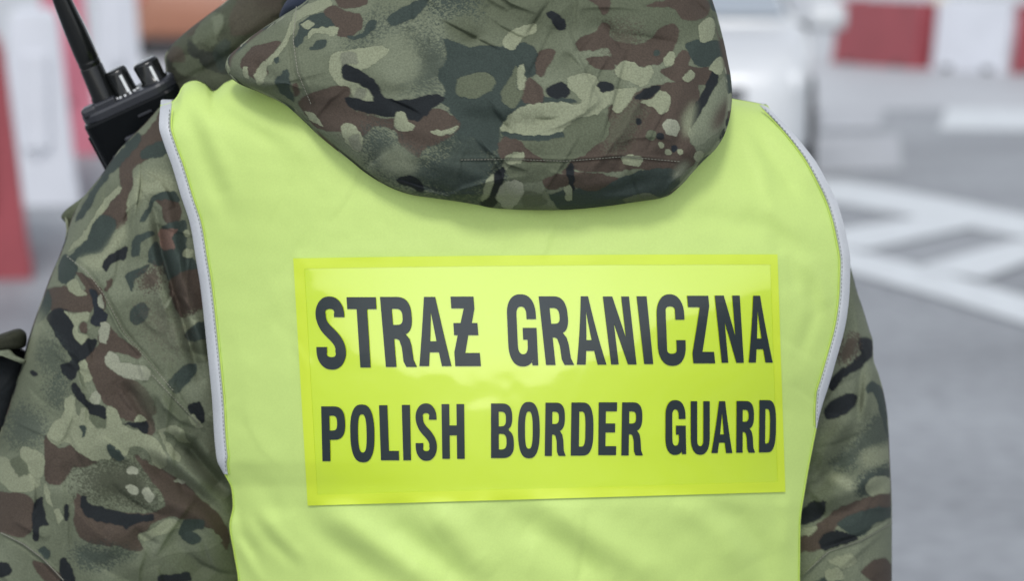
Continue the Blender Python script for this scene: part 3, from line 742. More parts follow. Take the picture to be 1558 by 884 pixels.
for sd in (-1, 1):
    elbow = Vector((-.315 if sd < 0 else .27, YB + .05, 1.13)); wr_ = Vector((-.17 if sd < 0 else .15, YB + .29, 1.12))
    chains.append([('chest', None, None), ('sh%d' % sd, (sd * .17, YB + .04, 1.40), .055), ('el%d' % sd, tuple(elbow), .04)])
    ch, more = hand(sd, wr_, (-sd * .55, .8, .02))
    chains.append([('el%d' % sd, None, None)] + ch); chains += more
    chains.append([('pelvis', None, None), ('hip%d' % sd, (sd * .09, YB, .86), .085), ('kn%d' % sd, (sd * .11, YB - .01, .49), .06), ('an%d' % sd, (sd * .12, YB + .02, .10), .042), ('toe%d' % sd, (sd * .14, YB - 0.02 + .16, .045), (.04, .03))])
fix = {}
for ch in chains:
    for key, co, r in ch:
        if co is not None: fix.setdefault(key, (co, r))
chains = [[(k, *fix[k]) for k, _, _ in ch] for ch in chains]
body = skin_figure('body', chains, M_SKIN, person, 'pelvis', 1)
# nose, ears, eyes, mouth and hair (the face looks away from the camera)
bm = bmesh.new()
for k in range(1):
    r = bmesh.ops.create_uvsphere(bm, u_segments=20, v_segments=14, radius=1)
    for v in r['verts']:
        v.co = Vector((v.co.x * .082, v.co.y * .10, v.co.z * .098)) + Vector((0, YB + .022, 1.735))
    kill = [v for v in bm.verts if (v.co.y > YB + .06 and v.co.z < 1.765) or v.co.z < 1.645]
    bmesh.ops.delete(bm, geom=kill, context='VERTS')
hair = obj_bm('hair', bm, M_HAIR, person, True); hair.modifiers.new('thickness', 'SOLIDIFY').thickness = .006
for sd in (-1, 1):
    bm = bmesh.new(); r = bmesh.ops.create_uvsphere(bm, u_segments=10, v_segments=8, radius=.012)
    bmesh.ops.translate(bm, vec=(sd * .032, YB + .118, 1.69), verts=bm.verts); obj_bm('eye', bm, mat('eye', (.8, .8, .8), .2), person, True)
    bm = bmesh.new(); r = bmesh.ops.create_uvsphere(bm, u_segments=10, v_segments=8, radius=1)
    for v in bm.verts: v.co = Vector((v.co.x * .012 + sd * .08, v.co.y * .018 + YB + .03, v.co.z * .032 + 1.685))
    obj_bm('ear', bm, M_SKIN, person, True)
bm = bmesh.new(); bmesh.ops.create_cone(bm, segments=10, radius1=.017, radius2=.006, depth=.05, cap_ends=True)
bmesh.ops.translate(bm, vec=(0, YB + .132, 1.668), verts=bm.verts); obj_bm('nose', bm, M_SKIN, person, True)
bm = bmesh.new(); bm_box(bm, (0, YB + .118, 1.632), (.045, .01, .012), bev=.004); obj_bm('mouth', bm, mat('lips', (.42, .18, .15), .4), person, True)

# ---- trousers and boots (below the frame)
tch = [[('pelvis', (-.01, YB, .95), (.165, .125)), ('crotch', (0, YB, .84), (.15, .11))]]
for sd in (-1, 1):
    tch.append([('crotch', (0, YB, .84), (.15, .11)), ('thigh%d' % sd, (sd * .10, YB, .70), .095), ('knee%d' % sd, (sd * .115, YB - .005, .49), .08), ('calf%d' % sd, (sd * .12, YB + .01, .30), .075), ('cuff%d' % sd, (sd * .125, YB + .02, .16), .07)])
trousers = skin_figure('trousers', tch, M_CAMO, person, 'pelvis', 3)
co = np.empty(len(trousers.data.vertices) * 3, np.float32); trousers.data.vertices.foreach_get('co', co); co = co.reshape(-1, 3)
a_ = trousers.data.color_attributes.new('print', 'FLOAT_COLOR', 'POINT'); cc = np.ones((len(co), 4), np.float32); cc[:, :3] = auto_camo(co[:, 0]*2000 + co[:, 1]*900, -co[:, 2]*2000, 4); a_.data.foreach_set('color', cc.ravel())
for sd in (-1, 1):
    bt = skin_figure('boot', [[('top', (sd * .125, YB + .02, .22), (.062, .066)), ('ank', (sd * .127, YB + .02, .10), (.052, .058)), ('heel', (sd * .128, YB + .015, .052), (.05, .05)), ('ball', (sd * .14, YB + .13, .045), (.05, .044)), ('tip', (sd * .145, YB + .20, .038), (.04, .036))]], M_BLACKBOOT, person, 'heel', 2)

# ---- jacket: torso, then hood, sleeves, collar and flaps as its pieces
def shell(name, inset_px, inY, thin, nu, nv, py_end, m, parent, cloth=None, open_sides=None, auto=0., folds=True, solid=0.):
    sB = np.linspace(-1, 1, nu); t = np.linspace(0, 1, nv)
    S_, T_ = np.meshgrid(sB, t)
    px0 = 247 + (1165 - 247) * (S_ + 1) / 2
    top = vtop(px0) + inset_px * .8
    PY = top + (py_end - top) * T_
    l, r = xL(PY) + inset_px, xR(PY) - inset_px
    PX = l + (r - l) * (S_ + 1) / 2
    # cloth bends over the shoulder with a small radius
    Yb = vestY(PX, PY, folds) + inY
    roll = .030 * np.exp(-((PY - top) / 9.))
    PB = W(PX, PY, Yb + roll)
    th = vthick(PY, PY - top) - thin
    prof = 1 - .45 * np.abs(S_)**3
    PF = W(PX, PY, Yb + roll + np.maximum(th * prof, .002) * (1 - np.exp(-(PY - top) / 14.)))
    # back rows bottom->top then front rows top->bottom
    P = np.concatenate([PB[::-1], PF[1:]], 0)
    faces = grid_faces(nu, P.shape[0])
    n = P.shape[0]
    side = []
    for v in range(nv - 1):
        for u in (0, nu - 1):
            lim = open_sides[0 if u == 0 else 1] if open_sides else -1
            if PY[nv - 1 - v, u] < lim: continue
            a, b = v * nu + u, (v + 1) * nu + u; c, d = (n - 2 - v) * nu + u, (n - 1 - v) * nu + u
            side.append((a, b, c, d) if u == 0 else (b, a, d, c))
    faces = np.concatenate([faces, np.array(side)], 0)
    # no cloth where the neck comes out
    cx_, r_ = (PX - 740) / 150, (PY - top) / 60
    hole = np.concatenate([((cx_**2 + r_**2) < 1)[::-1], ((cx_**2 + r_**2) < 1)[1:]], 0).ravel()
    faces = faces[~hole[faces].all(1)]
    col = None
    if cloth is not None or auto:
        col = auto_camo(np.concatenate([PX[::-1], PX[1:] + 1500], 0), np.concatenate([PY[::-1], PY[1:]], 0), auto).reshape(-1, 3)
    o = link_mesh(name, P.reshape(-1, 3), faces, m, parent, True, col, face_cam=nu * nv // 2)
    if solid:
        sm = o.modifiers.new('thickness', 'SOLIDIFY'); sm.thickness = solid; sm.offset = -1
    return o
jacket = shell('jacket', 8, .012, .024, 110, 110, 1560, M_CAMO, person, auto=2., folds=False)
SL_F = [
    ([(510, 20), (507, 200), (500, 380), (470, 500)], 5, -2.2, R4), ([(540, 20), (545, 200), (560, 420)], 9, 2.2, R4),
    ([(608, 110), (640, 330), (700, 520), (790, 820)], 8, -6.5, R4), ([(660, 130), (700, 350), (750, 520), (830, 800)], 10, 4.5, R4),
    ([(560, 120), (600, 300), (650, 500), (740, 800)], 12, 3.5, R4),
    ([(245, 325), (330, 395), (400, 490), (480, 640), (560, 730), (690, 884)], 3.2, 2.6, R4), ([(260, 325), (345, 390), (415, 485), (495, 640), (575, 730), (700, 884)], 3.2, -1.8, R4),
    ([(620, 20), (720, 120), (850, 255)], 3.0, 2.2, R5), ([(500, 60), (560, 130), (640, 270)], 9, -4.0, R5), ([(600, 60), (680, 150), (780, 280)], 14, 4.0, R5),
    ([(735, 300), (790, 330), (850, 410), (950, 530)], 13, -13.0, R5), ([(700, 250), (800, 300), (890, 400)], 10, 4.0, R5),
    ([(590, 370), (700, 440), (820, 520), (940, 640)], 13, -6.5, R5), ([(650, 340), (760, 420), (880, 520)], 12, 5.0, R5),
    ([(560, 480), (700, 560), (840, 620), (930, 720)], 14, 4.0, R5), ([(200, 480), (300, 440), (460, 390), (600, 400)], 22, -2.5, R5), ([(300, 660), (500, 700), (700, 600)], 30, 3.0, R5),
    ([(0, 680), (100, 730), (180, 790), (280, 900)], 2.6, 2.2, R5), ([(0, 695), (95, 745), (170, 805), (265, 910)], 2.6, -1.6, R5),
    ([(295, 560), (290, 700), (300, 780)], 3, -2.0, R5), ([(690, 680), (790, 790), (860, 884)], 18, -3.5, R5), ([(100, 0), (60, 160), (20, 330)], 6, 2.0, R5),
    ([(205, 660), (150, 800), (90, 960)], 12, 1.8, R4),
]
left = [(146, 250, 330, 1.90, .004, .02), (156, 246, 345, 1.895, .02, .03), (170, 236, 370, 1.885, .035, .04), (185, 223, 395, 1.88, .048, .05), (200, 208, 415, 1.875, .058, .055), (220, 188, 425, 1.872, .066, .06), (240, 172, 430, 1.87, .07, .07),
        (258, 160, 430, 1.87, .074, .07), (275, 147, 430, 1.87, .077, .075), (300, 127, 430, 1.87, .08, .08), (330, 110, 430, 1.87, .083, .08), (365, 99, 430, 1.868, .086, .085), (390, 90, 425, 1.866, .088, .085), (420, 77, 420, 1.865, .09, .085), (450, 66, 415, 1.863, .09, .085), (480, 55, 410, 1.862, .09, .085),
        (520, 42, 405, 1.86, .09, .085), (560, 31, 400, 1.858, .09, .085), (600, 19, 396, 1.856, .09, .085), (640, 6, 390, 1.855, .09, .085), (680, -8, 385, 1.855, .09, .085), (720, -20, 382, 1.855, .09, .085),
        (800, -36, 380, 1.857, .09, .085), (884, -50, 385, 1.86, .088, .085), (960, -58, 385, 1.87, .08, .085), (1020, -50, 370, 1.89, .06, .085), (1060, -10, 330, 1.90, .03, .07), (1078, 80, 250, 1.91, .005, .03)]
SL_F = [(p, w, h * (1.5 if w > 6 else 1.), t) for p, w, h, t in SL_F]
lsl = loft('sleeve', left, sl_c, 400, 520, jacket, SL_F, (55, 1.6), e=.8, auto=1., py_list=np.concatenate([np.linspace(146, 260, 90, endpoint=False), np.linspace(260, 900, 520, endpoint=False), np.linspace(900, 1078, 40)]))
SR_F = [([(175, 30), (195, 200), (235, 330)], 4, 2.5, R6), ([(235, 230), (200, 300), (190, 430)], 6, -4.5, R6), ([(250, 260), (225, 340), (205, 440)], 7, 3.5, R6), ([(190, 470), (130, 570), (60, 640)], 12, -4, R6), ([(60, 560), (130, 480), (180, 420)], 12, 3, R6),
        ([(260, 620), (170, 690), (60, 720)], 12, -4.0, R6), ([(270, 580), (180, 630), (90, 660)], 12, 3.5, R6), ([(110, 799), (200, 770), (300, 712)], 2.5, 3.0, R6), ([(30, 880), (110, 799)], 2.5, 3.0, R6), ([(100, 792), (200, 760), (300, 702)], 3.5, -2.5, R6)]
right = [(380, 1230, 1285, 1.88, .02, .03), (405, 1215, 1294, 1.875, .045, .05), (420, 1205, 1298, 1.87, .055, .06), (440, 1195, 1303, 1.868, .062, .065), (470, 1180, 1313, 1.866, .066, .07), (500, 1170, 1322, 1.866, .07, .075), (520, 1165, 1328, 1.866, .072, .075), (546, 1160, 1329, 1.866, .073, .08),
         (570, 1158, 1337, 1.866, .075, .08), (600, 1156, 1345, 1.866, .076, .08), (640, 1155, 1351, 1.866, .077, .08), (700, 1155, 1354, 1.868, .078, .08), (780, 1155, 1357, 1.87, .078, .08), (884, 1158, 1357, 1.872, .077, .08), (960, 1165, 1354, 1.88, .07, .08), (1030, 1185, 1335, 1.895, .05, .08), (1075, 1220, 1300, 1.91, .015, .05), (1085, 1245, 1275, 1.915, .003, .02)]
SR_F = [(p, w, h * (1.4 if w > 5 else 1.), t) for p, w, h, t in SR_F]
rsl = loft('sleeve', right, sr_c, 150, 360, jacket, SR_F, (50, 1.6), e=.8, auto=3.)
# forearms, going forward under the frame
for sd, a0, a1 in ((-1, (-.29, YB + .07, 1.14), (-.18, YB + .275, 1.12)), (1, (.245, YB + .07, 1.14), (.16, YB + .275, 1.12))):
    a0, a1 = Vector(a0), Vector(a1); ax = (a1 - a0); q = ax.to_track_quat('Z', 'Y').to_matrix().to_4x4(); L = ax.length
    V = []; nu, nv = 40, 40
    for j in range(nv):
        t = j / (nv - 1)
        for i in range(nu):
            an = 2*math.pi*i/nu; rr = (.075 - .03*t) * (1 + .04*math.sin(9*t + 2*an)) * (1 if t > .06 else .8)
            V.append(a0 + q @ Vector((rr*math.cos(an), rr*math.sin(an), t*L)))
    V = np.array([tuple(v) for v in V])
    link_mesh('forearm_sleeve', V, grid_faces(nu, nv, True), M_CAMO, jacket, True, auto_camo(V[:, 0]*2000, V[:, 1]*2000, 6))

HOOD_F = [([(445*1., 5), (440, 60), (447, 110), (470, 165)], 3.2, -2.6, None), ([(456, 5), (452, 60), (459, 110), (482, 160)], 3.2, 2.2, None),
          ([(690, 247), (780, 245), (860, 248), (950, 241), (1040, 250)], 2.2, -.6, None), ([(690, 241), (780, 239), (860, 242), (950, 235), (1040, 244)], 3, 1.6, None),
          ([(720, -20), (790, 40), (880, 60)], 22, -5, None), ([(880, 20), (960, 70), (1040, 60)], 22, -6, None), ([(690, 130), (780, 160), (880, 150), (960, 120)], 22, 4.5, None), ([(680, 175), (760, 190), (830, 195)], 16, -4, None),
          ([(985, 130), (945, 200), (900, 260)], 7, 3.5, None), ([(1000, 150), (960, 215), (930, 270)], 8, -3, None), ([(1085, 90), (1060, 170), (1010, 250)], 12, -4.5, None), ([(1060, 60), (1030, 150), (990, 230)], 14, 4, None),
          ([(500, 60), (560, 110), (640, 130)], 18, 4, None), ([(470, 170), (560, 180), (660, 240)], 18, -4, None), ([(600, 220), (680, 250), (760, 280)], 14, 3.5, None), ([(620, 40), (640, 100), (690, 150)], 20, -4, None),
          ([(360, 90), (400, 105), (440, 140)], 10, -2.5, None), ([(350, 75), (400, 40), (450, 10)], 10, 2, None), ([(1040, 262), (1020, 280), (1010, 300)], 5, 4, None), ([(880, 300), (940, 290), (1000, 270)], 10, -3, None)]
hood_rows = [(-150, 560, 1020, 1.80, .03, .03), (-120, 540, 1040, 1.795, .055, .04), (-60, 512, 1062, 1.782, .078, .05), (0, 466, 1084, 1.771, .086, .05), (22, 432, 1091, 1.768, .088, .048), (45, 396, 1097, 1.7645, .089, .045), (70, 364, 1103, 1.761, .091, .042), (90, 345, 1107, 1.758, .092, .038), (100, 343, 1109, 1.756, .0925, .036),
             (116, 350, 1112, 1.753, .093, .033), (126, 362, 1113, 1.7505, .093, .031), (140, 395, 1114, 1.7465, .0925, .03), (160, 435, 1113, 1.739, .0905, .03), (180, 458, 1110, 1.731, .087, .03), (205, 484, 1102, 1.720, .081, .03), (225, 508, 1090, 1.7135, .075, .028), (245, 534, 1070, 1.7085, .069, .024),
             (262, 555, 1054, 1.7045, .063, .02), (278, 580, 1040, 1.7015, .056, .018), (290, 606, 1027, 1.6995, .049, .015), (297, 630, 1018, 1.698, .043, .012), (302, 665, 1003, 1.697, .037, .012), (307, 700, 968, 1.696, .031, .01), (312, 728, 935, 1.695, .025, .01), (316, 748, 902, 1.694, .018, .008), (319, 790, 862, 1.693, .008, .004), (319.6, 812, 842, 1.693, .002, .002)]
hood_rows = [(a, b, c, d + .003, rb * .78, rf) for a, b, c, d, rb, rf in hood_rows]
hood = loft('hood', hood_rows, hood_c, 620, 400, jacket, HOOD_F, (48, 1.8), e=.9, auto=5., py_list=np.concatenate([np.linspace(-150, -10, 40, endpoint=False), np.linspace(-10, 270, 280, endpoint=False), 270 + 49.6*(1 - (1 - np.linspace(0, 1, 110))**1.6)]))
collar_rows = [(-190, 500, 900, 1.86, .03, .03), (-120, 455, 940, 1.88, .06, .05), (-60, 402, 960, 1.90, .07, .06), (0, 345, 960, 1.915, .075, .06), (25, 312, 960, 1.92, .077, .06), (50, 280, 955, 1.925, .078, .06), (72, 258, 950, 1.928, .078, .06), (88, 250, 945, 1.93, .078, .06), (105, 252, 940, 1.93, .078, .06), (150, 246, 930, 1.93, .07, .06), (200, 260, 900, 1.93, .04, .04), (215, 300, 860, 1.93, .005, .01)]
col_f = [([(250, 130), (262, 90), (345, 5)], 5, 1.8, None), ([(330, 110), (380, 60), (440, 20)], 10, -4, None), ([(300, 60), (330, 90), (340, 125)], 9, -3, None), ([(290, 90), (310, 60), (360, 20)], 10, 3, None)]
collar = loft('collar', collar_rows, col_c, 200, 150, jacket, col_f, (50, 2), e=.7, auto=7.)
neck_rows = [(-230, 560, 860, 1.80, .06, .06), (-120, 500, 900, 1.80, .07, .07), (-40, 470, 920, 1.815, .06, .07), (10, 430, 900, 1.83, .05, .07), (24, 425, 890, 1.84, .04, .06), (60, 440, 880, 1.85, .03, .05)]
loft('neck_warmer', neck_rows, None, 60, 60, person, (), (40, 1.5), m=M_NAVY, e=.9)

# stitched seams on the jacket: short raised threads
def stitches(name, path, fY, m, parent, step=5., ln=3.4, w=.9, lift=.0004, n_sub=1, tr=None, offs=(0,)):
    p = np.asarray(path, float)
    if tr: p = np.stack([tr[0] + p[:, 0] / tr[2], tr[1] + p[:, 1] / tr[2]], 1)
    L = np.r_[0, np.cumsum(np.hypot(*np.diff(p, axis=0).T))]
    ss = np.arange(1, L[-1] - ln, step)
    V, Fc = [], []
    for of in offs:
        for s in ss:
            q = []
            for u in (s, s + ln):
                x = np.interp(u, L, p[:, 0]); y = np.interp(u, L, p[:, 1]); q.append(np.array([x, y]))
            d = (q[1] - q[0]) / (np.hypot(*(q[1] - q[0])) + 1e-9); nrm = np.array([-d[1], d[0]])
            b = len(V)
            for pt in q:
                c = pt + nrm * of
                for k, (o_, h) in enumerate(((-w, 0), (0, .0006), (w, 0))):
                    c2 = c + nrm * o_
                    V.append(W(c2[0], c2[1], fY(c2[0], c2[1]) - lift - h))
            Fc += [(b, b+1, b+4, b+3), (b+1, b+2, b+5, b+4), (b, b+3, b+4, b+1)][:2]
    o = link_mesh(name, V, Fc, m, parent); o['kind'] = 'stuff'
    return o
def loftY(rows, folds, wr, e, auto):
    R = np.array(rows, float)
    def f(px, py):
        px = np.atleast_1d(np.asarray(px, float)); py = np.atleast_1d(np.asarray(py, float))
        g = [pchip(R[:, 0], R[:, k], py) for k in range(1, 6)]
        c = np.clip((px - (g[0]+g[1])/2) / ((g[1]-g[0])/2), -1, 1); ca = np.abs(c)**(1/e); s = np.sqrt(np.maximum(1 - ca**2, 0))**e
        return float((g[2] - g[3]*s - (fold_field(px, py, folds) + wrinkle(px, py, *wr) + crease_field(px, py, CREASES.get(auto, []))) * s**.6)[0])
    return f
hY = loftY(hood_rows, HOOD_F, (48, 1.8), .9, 5.); sY = loftY(left, SL_F, (55, 1.6), .8, 1.); rY = loftY(right, SR_F, (50, 1.6), .8, 3.)
stitches('hood_stitching', [(700, 243), (780, 242), (860, 245), (950, 238), (1038, 246)], hY, M_PALE_THREAD, jacket, 5, 3.6, .55)
stitches('hood_stitching', [(451, 8), (446, 60), (453, 110), (474, 160)], hY, M_PALE_THREAD, jacket, 5, 3.6, .6)
stitches('sleeve_stitching', [(262, 335), (345, 400), (412, 490), (490, 640), (570, 735), (690, 875)], sY, M_PALE_THREAD, jacket, 5, 3.4, .6, tr=R4)
stitches('sleeve_stitching', [(630, 28), (720, 125), (840, 250)], sY, M_PALE_THREAD, jacket, 5, 3.4, .6, tr=R5)
stitches('sleeve_stitching', [(0, 683), (98, 733), (178, 793), (270, 890)], sY, M_PALE_THREAD, jacket, 4.2, 3.9, .8, tr=R5)
stitches('sleeve_stitching', [(40, 868), (112, 803), (200, 774), (290, 722)], rY, M_PALE_THREAD, jacket, 4.2, 3.6, .6, tr=R6)

# flap standing up on the shoulder and the pocket on the outer sleeve
def slab(name, outline, Y, depth, parent, auto=8., bulge=.0, base=None, m=M_CAMO):
    """a soft pad: outline in photo px, own thickness, rounded rim"""
    p = chaikin(outline, 2); c = p.mean(0)
    rings = [(.0, -1.0), (.45, -.97), (.8, -.8), (.95, -.45), (1., 0), (.95, .45), (.8, .8), (.45, .97), (0., 1.)]
    V, cols = [], []; n = len(p)
    for k, (rr, dd) in enumerate(rings):
        q = c + (p - c) * max(rr, .02)
        V.append(W(q[:, 0], q[:, 1], Y + depth * dd + wrinkle(q[:, 0], q[:, 1], 18, 1.5)))
        cols.append(auto_camo(q[:, 0], q[:, 1], auto) if base is None else np.broadcast_to(PAL[base], (n, 3)) * (.8 + .4*N2(q[:, 0]/9, q[:, 1]/9))[:, None])
    V = np.concatenate(V); f = grid_faces(n, len(rings), True)
    return link_mesh(name, V, f, m, parent, True, np.concatenate(cols))
slab('shoulder_flap', [(93, 330), (101, 318), (125, 300), (150, 275), (170, 255), (185, 262), (150, 320), (118, 352), (106, 356), (102, 342)], 1.895, .010, jacket, base='olive')
slab('shoulder_flap_edge', [(99, 330), (104, 336), (106, 372), (98, 375), (101, 350)], 1.885, .004, jacket, base='light')
slab('sleeve_pocket', [(-90, 560), (-40, 535), (10, 530), (36, 532), (40, 548), (32, 585), (8, 690), (-20, 760), (-90, 760)], 1.868, .030, jacket, base='black')
slab('pocket_flap', [(-90, 545), (-30, 520), (10, 505), (30, 500), (40, 508), (38, 528), (10, 533), (-40, 540), (-90, 565)], 1.85, .030, jacket, base='dolive')
slab('pocket_strap', [(-60, 541), (0, 532), (14, 531), (24, 541), (40, 549), (36, 554), (18, 546), (12, 537), (0, 537), (-60, 546)], 1.828, .006, jacket, base='khaki')

# ---- hi-vis vest with its panel, lettering and grey edging
vest = shell('vest', 0, 0., 0., 330, 330, 1500, M_VEST, person, open_sides=(735, 655), solid=.0012)

def ribbon(name, side, py_end, width, m, parent, lift=.0019):
    n = 150; py = np.linspace(152 if side < 0 else 158, py_end, n)
    edge = xL(py) if side < 0 else xR(py)
    prof = [(-.8, .004), (-.5, -.2), (.1, -1.), (.5, -1.1), (.9, -1.), (1., -.3), (1.0, .2)]
    V = []
    for k, (f, h) in enumerate(prof):
        wd = width * np.clip((py_end + 4 - py) / 60, .12, 1) * np.clip(.62 + (py - 158) / 320, .62, 1 if side > 0 else 1)
        if side < 0: wd = width * np.clip((py_end + 14 - py) / 40, .3, 1)
        px = edge - side * wd * f * (np.where(f > 0, 1, .08))
        u_ = np.clip((px - xL(py)) / (xR(py) - xL(py)), 0, 1)
        V.append(W(px, py, vestY(np.where(f > 0, px, edge), py) + lift * h + .030 * np.exp(-np.maximum(py - vtop(247 + 918 * u_), 0) / 9.)))
    # over the shoulder and down the front edge
    F_ = []
    V = np.stack(V, 1)       # n x k x 3
    top = vtop(247. if side < 0 else 1165.)
    dY = (vthick(py, py - top) * .55 * (1 - np.exp(-(py - top) / 14.)))
    Vf = V.copy(); Vf[:, :, 1] += np.maximum(dY, .01)[:, None]
    allV = np.concatenate([V[::-1], Vf], 0)
    o = link_mesh(name, allV.reshape(-1, 3), grid_faces(len(prof), 2 * n), m, parent)
    return o
ribbon('edging', -1, 722, 16, M_TAPE, vest); ribbon('edging', 1, 652, 14, M_TAPE, vest)
M_PIPE = mat('yellow_piping', (.50, .66, .11), .5)
def tape_w(side, py):
    if side < 0: return 16 * np.clip((736 - py) / 40, .3, 1)
    return 14 * np.clip((656 - py) / 60, .12, 1) * np.clip(.62 + (py - 158) / 320, .62, 1)
def piping(side, off, y0, y1):
    py = np.linspace(y0, y1, 160); edge = (xL(py) if side < 0 else xR(py)) - side * (off if off < 5 else tape_w(side, py) + 2.0)
    V = []
    for k in range(6):
        a = 2*math.pi*k/6; px = edge + .9*math.cos(a)
        V.append(W(px, py, vestY(px, py) - .0006 - .0007*math.sin(a)))
    link_mesh('piping', np.stack(V, 1).reshape(-1, 3), grid_faces(6, 160, True), M_PIPE, vest)
piping(-1, 21.5, 165, 722); piping(1, 19.5, 165, 648); piping(-1, 1.2, 722, 890); piping(1, 1.2, 648, 890)
vY = lambda a, b: float(vestY(np.array([a]), np.array([b]))[0])
for sd, y0, y1, off in ((-1, 165, 720, 17), (1, 165, 645, 15)):
    py = np.linspace(y0, y1, 60); ed = (xL(py) if sd < 0 else xR(py)) - sd * (tape_w(sd, py) - 2.2)
    stitches('edging_stitching', np.stack([ed, py], 1), vY, M_THREAD, vest, 6.2, 3.6, .75, lift=.0018)

def bil(q, u, v):
    u = np.asarray(u, float); v = np.asarray(v, float)
    a = np.array(q, float)
    return (a[0]*(1-u)[..., None] + a[1]*u[..., None])*(1-v)[..., None] + (a[3]*(1-u)[..., None] + a[2]*u[..., None])*v[..., None]
def panel_patch(name, u0, u1, v0, v1, nu, nv, lift, m, parent, thick):
    U, Vv = np.meshgrid(np.linspace(u0, u1, nu), np.linspace(v0, v1, nv))
    P = bil(PANEL, U, Vv); P[..., 1] -= 3 * np.sin(np.pi * U) * (1 - Vv) * .6
    Y = vestY(P[..., 0], P[..., 1]) - lift
    o = link_mesh(name, W(P[..., 0], P[..., 1], Y).reshape(-1, 3), grid_faces(nu, nv), m, parent, face_cam=nu * nv)
    if thick:
        s = o.modifiers.new('thickness', 'SOLIDIFY'); s.thickness = thick; s.offset = -1
    return o
panel = panel_patch('panel', 0, 1, 0, 1, 150, 76, .0016, M_PANEL, vest, .0010)
bu, bv = .0215, .043
panel_patch('panel_edge', 0, 1, 0, bv, 150, 6, .0018, M_RIM, vest, 0); panel_patch('panel_edge', 0, 1, 1 - bv, 1, 150, 6, .0018, M_RIM, vest, 0)
panel_patch('panel_edge', 0, bu, bv, 1 - bv, 6, 76, .0018, M_RIM, vest, 0); panel_patch('panel_edge', 1 - bu*.7, 1, bv, 1 - bv, 6, 76, .0018, M_RIM, vest, 0)

